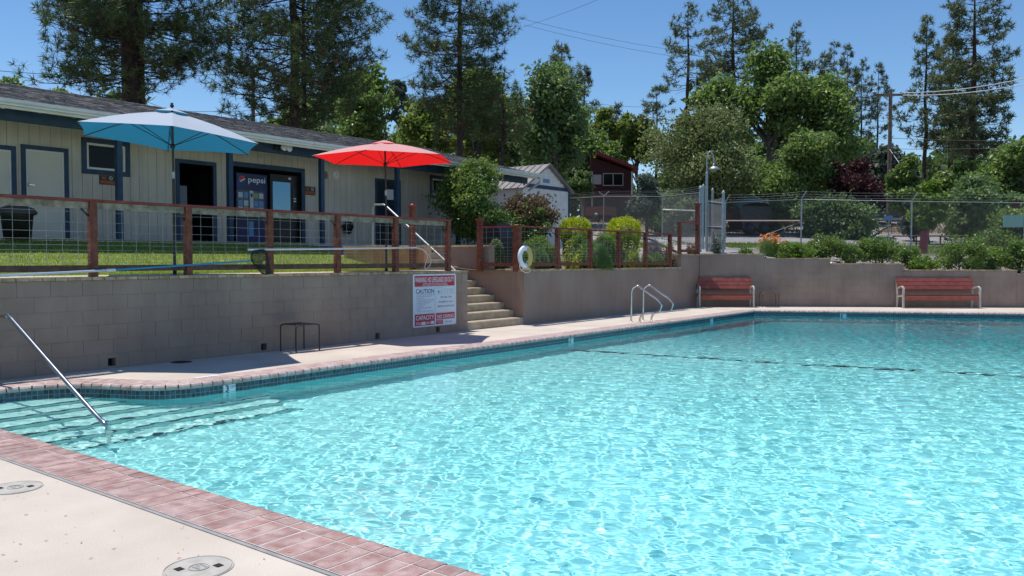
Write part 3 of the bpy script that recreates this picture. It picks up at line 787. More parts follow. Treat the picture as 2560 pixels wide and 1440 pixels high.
# dark rooms behind the openings
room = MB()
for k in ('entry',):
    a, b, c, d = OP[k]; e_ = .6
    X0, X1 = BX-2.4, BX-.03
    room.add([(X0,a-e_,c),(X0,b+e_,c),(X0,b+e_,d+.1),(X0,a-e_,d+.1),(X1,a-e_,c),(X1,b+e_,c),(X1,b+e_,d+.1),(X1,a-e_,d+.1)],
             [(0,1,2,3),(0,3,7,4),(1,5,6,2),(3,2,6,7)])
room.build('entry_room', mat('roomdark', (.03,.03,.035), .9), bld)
o = OP['entry']; frame(o, .09, .03, M['bluetrim'], bld, 'door_frame')
a = at_x(443, 470, BX-.3); MB().box(BX-.32, BX-.28, o[0]+.02, o[0]+.36, bz+.05, bz+1.35).build('inner_panel', mat('panelgrey', (.16,.19,.23), .6), bld)
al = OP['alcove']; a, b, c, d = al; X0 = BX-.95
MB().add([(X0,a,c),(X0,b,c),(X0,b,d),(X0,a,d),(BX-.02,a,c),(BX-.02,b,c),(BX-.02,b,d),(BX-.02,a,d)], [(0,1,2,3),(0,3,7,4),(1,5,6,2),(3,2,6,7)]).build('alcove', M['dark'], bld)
frame(al, .11, .03, M['bluetrim'], bld, 'alcove_frame')
o = OP['door3']; dr = MB().box(BX-.06, BX-.015, o[0], o[1], o[2]+.01, o[3]).build('door', mat('doorblue', (.012,.02,.035), .4), bld)
tag(dr, 'dark blue door with a white notice')
frame(o, .07, .03, M['bluetrim'], dr)
na = at_x(968, 473, BX); nb = at_x(984, 500, BX)
MB().box(BX-.014, BX-.008, na.y, nb.y, nb.z, na.z).build('notice', M['signwhite'], dr)
# porch posts and beam
zb_ = 4.03; zt_ = 4.235
for px in (298, 575, 804, 993, 1145, 1205):
    y = at_x(px, 500, PXP).y
    MB().box(PXP-.055, PXP+.055, y-.055, y+.055, Hs(PXP, min(y,12))-.1, zb_-.002).build('porch_post', M['bluetrim'], bld)
MB().box(PXP-.05, PXP+.05, B0, B1+.3, zb_, zt_).build('beam', M['bluetrim'], bld)
# rafters, soffit boards, roof
EZ = 4.30; RZT = at_x(400, 272, RX).z
sl = (RZT-EZ)/(EX-RX); RZT = EZ + sl*(EX-RX)
y = B0+.2
while y < B1+.4:
    MB().bar((EX-.02, y, EZ-.085), (EX-2.6, y, EZ-.085+sl*2.58), .045, .12).build('rafter', M['greywood'] if int(y*3) % 3 else M['whitepaint'], bld); y += .61
def quadbox(mb, x0, z0, x1, z1, ya, yb, t):
    v = [(x0,ya,z0),(x1,ya,z1),(x1,yb,z1),(x0,yb,z0),(x0,ya,z0+t),(x1,ya,z1+t),(x1,yb,z1+t),(x0,yb,z0+t)]
    return mb.add(v, [(0,3,2,1),(4,5,6,7),(0,1,5,4),(1,2,6,5),(2,3,7,6),(3,0,4,7)])
dk_ = MB(); quadbox(dk_, EX, EZ-.02, RX, RZT-.02, B0-.4, B1+.5, .018); quadbox(dk_, RX-(EX-RX), EZ-.02, RX, RZT-.02, B0-.4, B1+.5, .018)
ROOF = dk_.build('roof', M['whitepaint'], bld)
tg = MB().prism([(BX,B1,HT-.3),(-24.9,B1,HT-.3),(-24.9,B1,HT),(RX,B1,RZT-.03),(BX,B1,HT)], (0,.045,0)); tg.build('gable', M['siding'], bld)
sg = MB(); n = 19; L_ = math.hypot(EX-RX, RZT-EZ)
for r in range(n):
    t0, t1 = r/n, (r+1.25)/n; ya = B0-.42 - random.random()*.3
    x0, z0 = EX+.03 + (RX-EX-.03)*t0, EZ + (RZT-EZ)*t0; x1, z1 = EX+(RX-EX)*min(t1, 1), EZ+(RZT-EZ)*min(t1, 1)
    while ya < B1+.5:
        wd = random.choice((.13,.17,.21,.28)); th = random.choice((.008,.012,.018)); yb = min(ya+wd, B1+.52)
        j = random.uniform(-.012, .012)
        sg.add([(x0+j,ya+.003,z0),(x0+j,yb-.003,z0),(x0+j,yb-.003,z0+.006+th),(x0+j,ya+.003,z0+.006+th),(x1,yb-.003,z1+.002),(x1,ya+.003,z1+.002)], [(0,1,2,3),(3,2,4,5)])
        ya = yb
sg.build('shingles', M['shingle'], ROOF)['kind'] = 'stuff'
rc = MB(); ya = B0-.4
while ya < B1+.5:
    yb = ya+.3; rc.add([(RX+.14,ya,RZT-.02),(RX+.14,yb,RZT-.02),(RX+.14,yb+.03,RZT+.012),(RX+.14,ya,RZT+.022),(RX,yb+.03,RZT+.045),(RX,ya,RZT+.055),(RX-.14,yb+.03,RZT+.012),(RX-.14,ya,RZT+.022)], [(0,1,2,3),(3,2,4,5),(5,4,6,7)]); ya = yb
rc.build('ridge_shingles', M['shingle'], ROOF)['kind'] = 'stuff'
back = MB(); quadbox(back, RX-(EX-RX)-.02, EZ, RX, RZT, B0-.4, B1+.5, .01); back.build('rear_slope', M['shingle'], ROOF)
# gutter in joined lengths
ya = B0-.4; 
while ya < B1+.45:
    yb = min(ya+2.45, B1+.52)
    g = MB().prism([(EX+.0,ya,EZ+.02),(EX+.125,ya,EZ+.025),(EX+.12,ya,EZ-.03),(EX+.085,ya,EZ-.055),(EX+.085,ya,EZ-.085),(EX+.0,ya,EZ-.085)], (0,yb-ya-.008,0)); g.build('gutter', M['gutter'], bld); ya = yb
MB().box(EX-.03, EX-.002, B0-.4, B1+.5, EZ-.13, EZ+.0).build('fascia', M['whitepaint'], bld)
dp = at_x(1340, 450, EX)
MB().tube([(EX+.06,B1+.3,EZ-.08),(EX+.06,B1+.3,EZ-.25),(PXP+.1,B1+.3,EZ-.5)], .04, 8).build('downspout', M['gutter'], bld)
# flood light on the beam
fl_ = thing('flood_light', 'twin flood light fixed to the blue porch beam', 'light fixture', at_x(698, 370, PXP+.06))
p = at_x(690, 368, PXP+.05)
MB().box(PXP+.051, PXP+.12, p.y-.07, p.y+.07, p.z-.07, p.z+.07).build('housing', M['blackmetal'], fl_)
p = at_x(704, 369, PXP+.15)
MB().lathe((PXP+.13, p.y, p.z), [(.03,0),(.05,.05),(.085,.12),(.08,.13),(0,.12)], 14, 'x').build('lamp_head', M['gutter'], fl_)
p = at_x(713, 371, PXP+.15)
MB().lathe((PXP+.13, p.y+.05, p.z), [(.03,0),(.05,.05),(.085,.12),(.08,.13),(0,.12)], 14, 'x').build('lamp_head', M['gutter'], fl_)

# ------------------------------------------------------------------ signs on the building
UY, UZ = (0, 1, 0), (0, 0, 1)
def nosmoking(px0, px1, py0, py1, label):
    a, b = at_x(px0, py0, BX+.01), at_x(px1, py1, BX+.01)
    t = thing('no_smoking_sign', label, 'sign', (BX+.01, a.y, b.z), 'no smoking signs on the building')
    MB().box(BX+.001, BX+.006, a.y, b.y, b.z, a.z).build('panel', M['black'], t)
    w, h = b.y-a.y, a.z-b.z; X = BX+.006
    fr = MB()
    for (y0,y1,z0,z1) in ((a.y+.008,b.y-.008,b.z+.008,b.z+.014),(a.y+.008,b.y-.008,a.z-.014,a.z-.008)): fr.box(X, X+.001, y0, y1, z0, z1)
    fr.build('border', M['orange'], t)
    lettering('NO', h*.42, (X, a.y+w*.16, b.z+h*.55), UY, UZ, M['orange'], t, width=w*.26, bold=.02)
    lettering('SMOKING', h*.42, (X, a.y+w*.07, b.z+h*.14), UY, UZ, M['orange'], t, width=w*.86, bold=.02)
    c = (X+.001, a.y+w*.72, a.z-h*.3); r = h*.19
    MB().lathe(c, [(r,0),(r,.0015),(r*.78,.0015),(r*.78,0)], 20, 'x').bar((X+.0015, c[1]-r*.6, c[2]+r*.6), (X+.0015, c[1]+r*.6, c[2]-r*.6), .001, r*.22, up=(0,1,1)).build('symbol', M['signwhite'], t)
nosmoking(248, 289, 436, 464, 'black NO SMOKING sign under the window by the blue post')
nosmoking(761, 789, 465, 489, 'black NO SMOKING sign right of the vending machines')
for px, lab, nm in ((813, 'open ringed wall clock face behind the blue porch post', 'wall_clock'), (840, 'round cream thermometer dial right of the porch post', 'wall_thermometer')):
    p = at_x(px, 438, BX+.01); t = thing(nm, lab, nm.split('_')[1], (BX+.01, p.y, p.z))
    MB().lathe((BX+.001, p.y, p.z), [(0,.012),(.085,.012),(.10,.02),(.11,.012),(.11,0)], 24, 'x').build('dial', M['whitepaint'] if px > 820 else M['greywood'], t)
    hnd = MB().bar((BX+.015,p.y,p.z),(BX+.015,p.y+.03,p.z+.06),.004,.008).bar((BX+.015,p.y,p.z),(BX+.015,p.y-.02,p.z-.05),.004,.008)
    for k in range(12):
        an = k*math.pi/6; hnd.bar((BX+.0145, p.y+.07*math.cos(an), p.z+.07*math.sin(an)), (BX+.0145, p.y+.083*math.cos(an), p.z+.083*math.sin(an)), .003, .006)
    hnd.build('hands', M['black'], t)

# ------------------------------------------------------------------ vending machines
ZF = BX-.12
VB = mat('vendblue', (.004,.008,.06), .35, (.006,.02,.13), 2.5, spec=.3)
v1 = thing('vending_machine', 'blue pepsi drinks vending machine in the alcove', 'vending machine', (ZF, OP['alcove'][0]+.4, bz))
ya, yb = at_x(590, 500, ZF).y, at_x(668, 500, ZF).y
zt_v = at_x(600, 432, ZF).z
MB().box(ZF-.78, ZF, ya, yb, bz+.03, zt_v).build('cabinet', VB, v1)
z1 = at_x(600, 475, ZF).z; w = yb-ya
MB().box(ZF, ZF+.02, ya+.01, yb-.01, z1, zt_v-.02).build('header_panel', mat('headblue', (.004,.008,.06), .3, (.01,.04,.17), 1.6, spec=.3), v1)
c = (ZF+.021, ya+.16*w+.02, (z1+zt_v)/2+.06); r = .085
MB().lathe(c, [(0,.002),(r,.002),(r,0)], 28, 'x').build('logo_disc', M['signwhite'], v1)
def seg(ang0, ang1, rr, zoff):
    return [(c[0]+.003, c[1]+rr*math.cos(t), c[2]+rr*math.sin(t)) for t in np.linspace(ang0, ang1, 14)]
MB().prism(seg(R(25), R(215), r*.96, 0), (.0012,0,0)).build('logo_red', M['signred'], v1)
MB().prism(seg(R(235), R(350), r*.96, 0), (.0012,0,0)).build('logo_blue', VB, v1)
lettering('pepsi', .20, (ZF+.021, ya+.36*w, c[2]-.06), UY, UZ, M['signwhite'], v1, width=.55*w, bold=.01)
zr = [at_x(600, py, ZF).z for py in (474, 494, 510, 528)]
MB().box(ZF, ZF+.008, ya+.03*w, yb-.08*w, zr[3]-.05, zr[0]-.0).build('display_window', mat('vendwin', (.012,.014,.03), .15), v1)
cb = mat('canblue', (.08,.25,.55), .4); cg = mat('cangreen', (.2,.3,.2), .4); cwh = mat('canwhite', (.45,.5,.58), .4)
for row in range(3):
    for col in range(4):
        yy = ya + w*(.06, .235, .555, .72)[col]; za = zr[row]-.04
        mcan = (cwh, cb, cg, cwh, cb, cwh, cb, cb, cwh, cg, cb, cwh)[row*4+col]
        MB().box(ZF+.009, ZF+.016, yy, yy+.14*w, za-.15, za-.02).build('selection_button', mcan, v1)
MB().box(ZF, ZF+.03, ya+.41*w, ya+.53*w, zr[3]-.12, zr[0]-.01).build('coin_panel', M['galv'], v1)
MB().box(ZF+.031, ZF+.034, ya+.44*w, ya+.50*w, zr[0]-.16, zr[0]-.08).build('display', M['black'], v1)
MB().box(ZF, ZF+.006, ya+.38*w, ya+.66*w, bz+.62, bz+.80).build('delivery_door', M['black'], v1)
MB().box(ZF, ZF+.006, ya+.40*w, ya+.54*w, bz+.22, bz+.58).build('stripe', mat('stripeblue', (.05,.25,.5), .4), v1)
v2 = thing('vending_machine', 'black snack vending machine with a reflective glass front', 'vending machine', (ZF, OP['alcove'][1]-.5, bz))
ya, yb = at_x(676, 500, ZF).y, at_x(744, 500, ZF).y
MB().box(ZF-.78, ZF, ya, yb, bz+.03, zt_v+.05).build('cabinet', M['black'], v2)
w = yb-ya
MB().box(ZF, ZF+.01, ya+.08*w, ya+.72*w, bz+.75, at_x(700, 455, ZF).z).build('glass_front', mat('mirrorglass', (.10,.2,.30), .06, metal=.75), v2)
MB().box(ZF, ZF+.012, ya+.06*w, ya+.74*w, bz+.15, bz+.45).build('delivery_flap', M['blackmetal'], v2)
MB().box(ZF, ZF+.012, ya+.80*w, ya+.96*w, bz+1.0, bz+1.5).build('keypad_panel', M['blackmetal'], v2)
for k in range(2): MB().box(ZF+.013, ZF+.016, ya+.84*w, ya+.93*w, bz+1.20-.07*k, bz+1.235-.07*k).build('button', M['signwhite'], v2)
MB().box(ZF+.001, ZF+.014, ya+.66*w, ya+.74*w, at_x(720, 449, ZF).z, at_x(720, 444, ZF).z).build('sticker', M['signwhite'], v2)

# ------------------------------------------------------------------ shed with standing seam roof
SX = -18.6
shed = thing('garden_shed', 'small white gabled shed with blue trim beyond the building', 'shed', (SX, 26, 1.9))
ys0, ysp, ys1 = at_x(1308, 470, SX).y, at_x(1367, 413, SX).y, at_x(1423, 478, SX).y
zp, ze, zt2 = at_x(1367, 413, SX).z, at_x(1424, 480, SX).z, at_x(1400, 473, SX).z
z0s = Hs(SX, 26)-.3
yy = ys0
n = 14; dw = (ys1-ys0)/n
for k in range(n):
    a, b = ys0+k*dw+.005, ys0+(k+1)*dw-.005; m = (a+b)/2
    top = ze + (zp-ze)*(1-abs(m-ysp)/(ysp-ys0 if m < ysp else ys1-ysp))
    MB().box(SX-.03, SX, a, b, z0s, max(top-.06, ze-.05)).build('siding_board', M['whitepaint'], shed)
MB().box(SX-4, SX-.03, ys0, ys1, z0s, ze).build('body', M['whitepaint'], shed)
MB().prism([(SX-.03,ys0,ze),(SX-.03,ys1,ze),(SX-.03,ysp,zp)], (-.03,0,0)).build('gable', M['whitepaint'], shed)
MB().box(SX, SX+.03, ys0, ys1, zt2-.07, zt2+.07).build('trim_band', M['bluetrim'], shed)
MB().box(SX, SX+.03, ys1-.08, ys1+.02, z0s, zt2-.07).build('corner_trim', M['bluetrim'], shed)
vn = at_x(1358, 447, SX); vn2 = at_x(1373, 458, SX)
MB().box(SX+.0, SX+.02, vn.y, vn2.y, vn2.z, vn.z).build('gable_vent', mat('ventblue', (.12,.22,.4), .5), shed)
rf = MB()
ov = .14; sL = (zp-ze)/(ysp-ys0)
for sgn, ye in ((-1, ys0), (1, ys1)):
    A = (SX+.18, ysp, zp+.04); Bp = (SX+.18, ye+sgn*ov, ze+.04-sL*ov); 
    rf.add([A, Bp, (SX-4.2, Bp[1], Bp[2]), (SX-4.2, ysp, zp+.04), (A[0],A[1],A[2]-.04), (Bp[0],Bp[1],Bp[2]-.04), (SX-4.2,Bp[1],Bp[2]-.04), (SX-4.2,ysp,zp)], [(0,1,2,3),(7,6,5,4),(0,4,5,1),(1,5,6,2),(2,6,7,3)])
ro = rf.build('roof', M['metalroof'], shed)
for k in range(13):
    x = SX+.15-k*.33
    for ye, sgn in ((ys0, -1), (ys1, 1)): MB().bar((x, ysp, zp+.055), (x, ye+sgn*ov, ze+.055-sL*ov), .03, .03).build('roof_seam', M['metalroof'], ro)
# ------------------------------------------------------------------ umbrellas
def umbrella(px, yhub, label, fab, rot, Rr, zrim, zhub, tilt, base_px, zb):
    b = at_x(base_px, 690, XW-.36); u = at_x(px, yhub, XW-.36)
    t = thing('patio_umbrella', label, 'umbrella', (b.x, b.y, zb))
    hub = Vector((u.x, u.y, zhub)); fa = math.atan2(-u.y, -u.x)   # towards the camera
    T = Matrix.Rotation(tilt, 3, Vector((math.cos(fa), math.sin(fa), 0)))
    cv = [hub + T @ Vector((Rr*math.cos(fa+rot+k*math.pi/3), Rr*math.sin(fa+rot+k*math.pi/3), zrim-zhub)) for k in range(6)]
    can = MB(); m = 6
    def P(k, s, r):                               # rib k, sideways s, radial r
        A, B = cv[k], cv[(k+1) % 6]; e = A.lerp(B, s)
        if r > .9: e = e + (hub - e)*.02*math.sin(math.pi*s)
        q = hub.lerp(e, r); q.z += .035*math.sin(math.pi*r)*(1 - .8*math.sin(math.pi*s)) ; return q
    rs = [.13, .3, .5, .7, .86, 1.0]; ss = [0, .25, .5, .75, 1]
    for k in range(6):
        vs = [P(k, s, r) for r in rs for s in ss]
        can.add(vs, [(i*5+j, (i+1)*5+j, (i+1)*5+j+1, i*5+j+1) for i in range(5) for j in range(4)], True)
    can.build('canopy', fab, t)
    vt = MB(); vs = [hub + Vector((0,0,.055))] + [hub + T @ Vector((.26*math.cos(fa+rot+k*math.pi/3), .26*math.sin(fa+rot+k*math.pi/3), -.03)) for k in range(6)]
    vt.add(vs, [(0, 1+k, 1+(k+1) % 6) for k in range(6)]); vt.build('vent_flap', fab, t)
    MB().lathe(hub + Vector((0,0,.07)), [(.03,0),(.03,.02),(.018,.03),(.022,.05),(0,.065)], 10).build('finial', M['black'], t)
    ax = T @ Vector((0,0,1)); joint = Vector((b.x, b.y, zb+ (hub.z-zb)*.60)); top = hub + Vector((0,0,.07))
    MB().tube([(b.x,b.y,zb), joint], .021, 10).build('pole', M['blackmetal'], t)
    MB().tube([joint+Vector((0,0,.06)), joint + (top-joint)*.5, top], .017, 10).build('upper_pole', M['blackmetal'], t)
    MB().tube([joint+Vector((0,0,-.02)), joint+Vector((0,0,.08))], .025, 10).build('tilt_joint', M['galv'], t)
    cr = Vector((b.x, b.y, zb+ (hub.z-zb)*.42)); MB().lathe(cr, [(.0,-.04),(.035,-.04),(.035,.04),(0,.04)], 10).tube([cr, cr+Vector((.03,-.07,0)), cr+Vector((.03,-.07,-.07))], .007, 6).build('crank', M['black'], t)
    run = hub.lerp(joint, .36); run.z = zrim - .10
    for k in range(6):
        e = cv[k] - Vector((0,0,.012)); n_ = 6
        pts = [P(k, 0, r) - Vector((0,0,.014)) for r in (.05,.3,.5,.7,.86,1.0)]
        rb = MB().tube(pts, .007, 5).build('rib', M['blackmetal'], t)
        MB().tube([run, P(k, 0, .5)-Vector((0,0,.02))], .006, 5).build('strut', M['blackmetal'], rb)
    MB().lathe(run, [(0,-.03),(.035,-.03),(.035,.03),(0,.03)], 10).build('runner', M['black'], t)
    MB().lathe(Vector((b.x,b.y,zb)), [(.07,0),(.07,.012),(.03,.02),(.028,.09),(0,.09)], 18).build('base', M['blackmetal'], t)
    return t
umbrella(430, 276, 'blue patio umbrella over the fence, pale sunlit top', M['bluefab'], 0.03, 1.38, 3.30, 3.72, R(-4), 437, WZ+.04)
umbrella(962, 356, 'open red patio umbrella with black ribs above the fence', M['redfab'], R(-14), 1.39, 3.42, 3.74, R(0), 966, WZ+.04)

# ------------------------------------------------------------------ things hung on the fence
XO = XW+.07
def hook_tube(name, label, cat, pts, r, m, nm='shaft'):
    P = [at_x(a, b, XO) for a, b in pts]; t = thing(name, label, cat, P[0]); MB().tube(P, r, 8).build(nm, m, t); return t
t = hook_tube('pool_skimmer_net', 'long pale and blue pole with a black leaf net leaning on the fence', 'pool net', [(-60, 692), (268, 676)], .017, M['palepole'], 'lower_shaft')
MB().tube([at_x(285, 675, XO), at_x(632, 652, XO)], .014, 8).build('blue_shaft', M['bluepole'], t)
MB().tube([at_x(266, 676, XO), at_x(288, 675, XO)], .023, 10).build('clamp', M['whitepaint'], t)
def netpts(f): return [at_x(a, b, XO+f) for a, b in ((634,628),(660,625),(668,640),(674,668),(676,682),(660,685),(650,678),(632,655),(628,640),(634,628))]
ring = bez(netpts(.02), 4); MB().tube(ring, .012, 6).build('net_frame', M['black'], t)
bag = MB(); cc = sum(ring, Vector())/len(ring); n = len(ring)
for f in range(4):
    pass
lay = [[cc.lerp(p, s) + Vector((.09*(1-s*s), 0, -.03*(1-s))) for p in ring] for s in (1, .8, .5, .2)]
vs = [p for l in lay for p in l]; bag.add(vs, [(i*n+k, i*n+(k+1) % n, (i+1)*n+(k+1) % n, (i+1)*n+k) for i in range(3) for k in range(n-1)], True)
nm_ = mat('netmesh', (.008,.01,.014), .8)
nt = nm_.node_tree; tb = _n(nt, 'ShaderNodeBsdfTransparent'); mx = _n(nt, 'ShaderNodeMixShader'); ck = _n(nt, 'ShaderNodeTexNoise'); ck.inputs['Scale'].default_value = 260
gt = _n(nt, 'ShaderNodeMath', operation='GREATER_THAN'); gt.inputs[1].default_value = .56; nt.links.new(ck.outputs[0], gt.inputs[0]); nt.links.new(gt.outputs[0], mx.inputs[0])
nt.links.new(nt.nodes['Principled BSDF'].outputs[0], mx.inputs[1]); nt.links.new(tb.outputs[0], mx.inputs[2]); nt.links.new(mx.outputs[0], nt.nodes['Material Output'].inputs[0])
bag.build('net_bag', nm_, t)
t = hook_tube('rescue_pole', 'white rescue pole with a wire loop hung along the fence', 'rescue pole', [(620, 624), (840, 622), (1040, 619)], .017, M['whitepaint'])
lp = [at_x(a, b, XO) for a, b in ((1038,619),(1056,622),(1070,636),(1078,652),(1074,664),(1064,674),(1062,666),(1066,652),(1068,640),(1058,626),(1040,620))]
MB().tube(bez(lp, 4), .006, 6).build('loop', M['whitepaint'], t)
# life ring
lc = at_x(1313, 642, XW+.10); t = thing('life_ring', 'white life ring with coiled yellow rope on the fence', 'life ring', lc)
prof = []; rm, rt = .20, .062
vs = []; fs = []; n1, n2 = 36, 12
for i in range(n1):
    a = 2*math.pi*i/n1
    for j in range(n2):
        b = 2*math.pi*j/n2; rr = rm + rt*math.cos(b); vs.append((lc.x + rt*.8*math.sin(b), lc.y + rr*math.cos(a), lc.z + rr*math.sin(a)))
fs = [(i*n2+j, i*n2+(j+1) % n2, ((i+1) % n1)*n2+(j+1) % n2, ((i+1) % n1)*n2+j) for i in range(n1) for j in range(n2)]
MB().add(vs, fs, True).build('ring', M['signwhite'], t)
rp = MB()
for k in range(7):
    yo = lc.y + .02 + .022*k; rp.tube(bez([(lc.x+.05+.006*(k%2), yo-.01, lc.z+.20),(lc.x+.075, yo+.02, lc.z),(lc.x+.055, yo, lc.z-.24+.01*k)], 4), .010, 6)
rp.build('yellow_rope', M['yellow'], t)
MB().tube(bez([(lc.x+.02,lc.y-.22,lc.z-.1),(lc.x+.05,lc.y-.26,lc.z-.26),(lc.x+.04,lc.y-.1,lc.z-.34),(lc.x+.03,lc.y+.08,lc.z-.36),(lc.x+.04,lc.y+.16,lc.z-.30)],5), .009, 6).build('grab_line', M['signwhite'], t)
for k in range(4):
    a = R(45+90*k); c = Vector((lc.x, lc.y+rm*math.cos(a), lc.z+rm*math.sin(a)))
    MB().lathe((0,0,0), [(rt*1.03,-.02),(rt*1.05,0),(rt*1.03,.02)], 14).build('band', M['yellow'], t).matrix_basis = Matrix.Translation(c - ORG[t.name]) @ Matrix.Rotation(a, 4, 'X')

# ------------------------------------------------------------------ pool rules sign
UY, UZ = (0, 1, 0), (0, 0, 1)
A = at_x(1033, 685, XW+.02); Bq = at_x(1141, 812, XW+.02)
y0, y1 = A.y, Bq.y; z1 = at_x(1033, 686, XW+.02).z; z0 = at_x(1033, 820, XW+.02).z
W_, H_ = y1-y0, z1-z0; X = XW+.012
t = thing('pool_rules_sign', 'red, white and blue no lifeguard warning board on the wall', 'sign', (XW+.01, y0, z0))
MB().box(XW+.004, X, y0, y1, z0, z1).build('board', M['signwhite'], t)
def S(u, v): return (X+.0005, y0+u*W_, z1-v*H_)
def patch(u0, u1, v0, v1, m, nm, o=.0006): MB().box(X, X+o, y0+u0*W_, y0+u1*W_, z1-v1*H_, z1-v0*H_).build(nm, m, t)
patch(.035, .965, .03, .235, M['signred'], 'red_panel'); patch(.035, .49, .755, .975, M['signred'], 'red_panel'); patch(.515, .965, .755, .88, M['signred'], 'red_panel'); patch(.515, .68, .89, .975, M['signred'], 'red_panel')
def txt(s, u, v, wd, h, m, bold=.012): lettering(s, h*H_*1.35, S(u, v), UY, UZ, m, t, width=wd*W_, bold=bold, lift=.0008)
txt('WARNING: NO LIFEGUARD ON DUTY', .05, .155, .90, .10, M['signwhite'])
txt('CHILDREN UNDER THE AGE OF 14 SHALL NOT USE POOL', .22, .192, .56, .022, M['signwhite'])
txt('WITHOUT A PARENT OR ADULT GUARDIAN IN ATTENDANCE', .20, .223, .60, .022, M['signwhite'])
txt('CAUTION', .06, .365, .41, .09, M['signblue'], .02)
rows = ['1. ALL USERS SHOULD SHOWER BEFORE', 'ENTERING POOL. PLEASE DO NOT', 'BRING FOOD IN', '2. NO DOGS OR PETS IN THE POOL AREA', '3. DO NOT SWIM ALONE OR LEAVE', 'CHILDREN IN THE POOL AREA', 'WITHOUT AN ADULT', '4. NO DIVING', '5. NO GLASS OR SHARP OBJECTS', 'ALLOWED', '6. DO NOT RUN ON THE POOL DECK']
for k, s in enumerate(rows): txt(s, .075, .40+.031*k, min(.40, .0125*len(s)), .019, M['signblue'], .0)
txt('911', .55, .385, .09, .075, M['signblue'], .01); txt('EMERGENCY CALL', .53, .278, .14, .012, M['signblue'], 0)
for k in range(5): txt('CPR: TILT HEAD, LIFT CHIN, BREATHE', .70, .30+.02*k, .24, .009, M['signblue'], 0)
txt('209-536-5700', .62, .47, .27, .04, M['black'], .004); txt('PONDEROSA HILLS', .58, .56, .34, .038, M['black'], .004); txt('20400 SKYLINE ROAD', .55, .645, .40, .038, M['black'], .004)
txt('CAPACITY', .06, .865, .41, .085, M['signwhite']); txt('POOL', .065, .955, .11, .05, M['signwhite']); txt('SPA', .29, .955, .09, .05, M['signwhite'])
patch(.185, .275, .905, .96, M['signwhite'], 'blank', .0014); patch(.395, .475, .90, .955, M['signwhite'], 'blank', .0014)
txt('NO DIVING', .545, .862, .39, .075, M['signwhite']); txt('POOL/SPA', .53, .925, .13, .025, M['signwhite'], 0); txt('HOURS', .555, .96, .09, .025, M['signwhite'], 0)
txt('10am - 8pm', .73, .945, .16, .03, M['black'], 0)
ln = MB()
for (u0, u1, v0, v1) in ((.04,.485,.25,.252),(.04,.042,.25,.74),(.483,.485,.25,.74),(.04,.485,.738,.74),(.51,.965,.25,.252),(.51,.512,.25,.74),(.963,.965,.25,.74),(.51,.965,.738,.74),(.51,.965,.40,.402),(.67,.672,.25,.40),(.51,.965,.49,.491),(.51,.965,.58,.581)):
    ln.box(X, X+.0005, y0+u0*W_, y0+u1*W_, z1-v1*H_, z1-v0*H_)
ln.build('ruled_lines', M['signblue'], t)
for u, v in ((.015,.015),(.5,.012),(.985,.015),(.015,.985),(.985,.985)): MB().lathe(S(u, v), [(0,.003),(.006,.003),(.008,0)], 8, 'x').build('screw', M['black'], t)

# ------------------------------------------------------------------ small tables and benches
def small_table(c, d, w, h, label, m):
    """c = centre on the ground, d = unit vector along the wall"""
    t = thing('side_table', label, 'table', c); d = Vector(d); n = Vector((-d.y, d.x, 0)); r = .012
    c = Vector(c)
    for s in (-1, 1):
        e = c + n*s*w*.42
        MB().tube(bez([e-d*w/2, e-d*w/2+Vector((0,0,h-.06)), e-d*(w/2-.02)+Vector((0,0,h-.015)), e-d*(w/2-.07)+Vector((0,0,h))], 3)+[e+d*(w/2-.07)+Vector((0,0,h))]+bez([e+d*(w/2-.02)+Vector((0,0,h-.015)), e+d*w/2+Vector((0,0,h-.06)), e+d*w/2], 3), r, 8).build('leg_frame', m, t)
    tp = MB()
    for k in range(15):
        u = -w/2+.05+k*(w-.1)/14; tp.bar(c+d*u-n*w*.42+Vector((0,0,h)), c+d*u+n*w*.42+Vector((0,0,h)), .014, .006)
    for k in range(12):
        v = -w*.42+k*w*.84/11; tp.bar(c+n*v-d*(w/2-.05)+Vector((0,0,h+.004)), c+n*v+d*(w/2-.05)+Vector((0,0,h+.004)), .012, .006)
    tp.build('mesh_top', m, t)
a = at_z(717, 884, 0); b = at_z(789, 876, 0)
c = at_z(736, 882, 0); c = Vector((XW+.32, (at_x(698,880,XW+.2).y+at_x(788,876,XW+.3).y)/2, 0))
small_table(c, (0,1,0), .47, .44, 'small black metal side table standing against the block wall', M['blackmetal'])
small_table(farpt((at_z(1912,765,0)-WC).dot(fd), .33), tuple(fd), .50, .45, 'low brown metal table beside the left bench', mat('tabletop', (.10,.07,.06), .5))
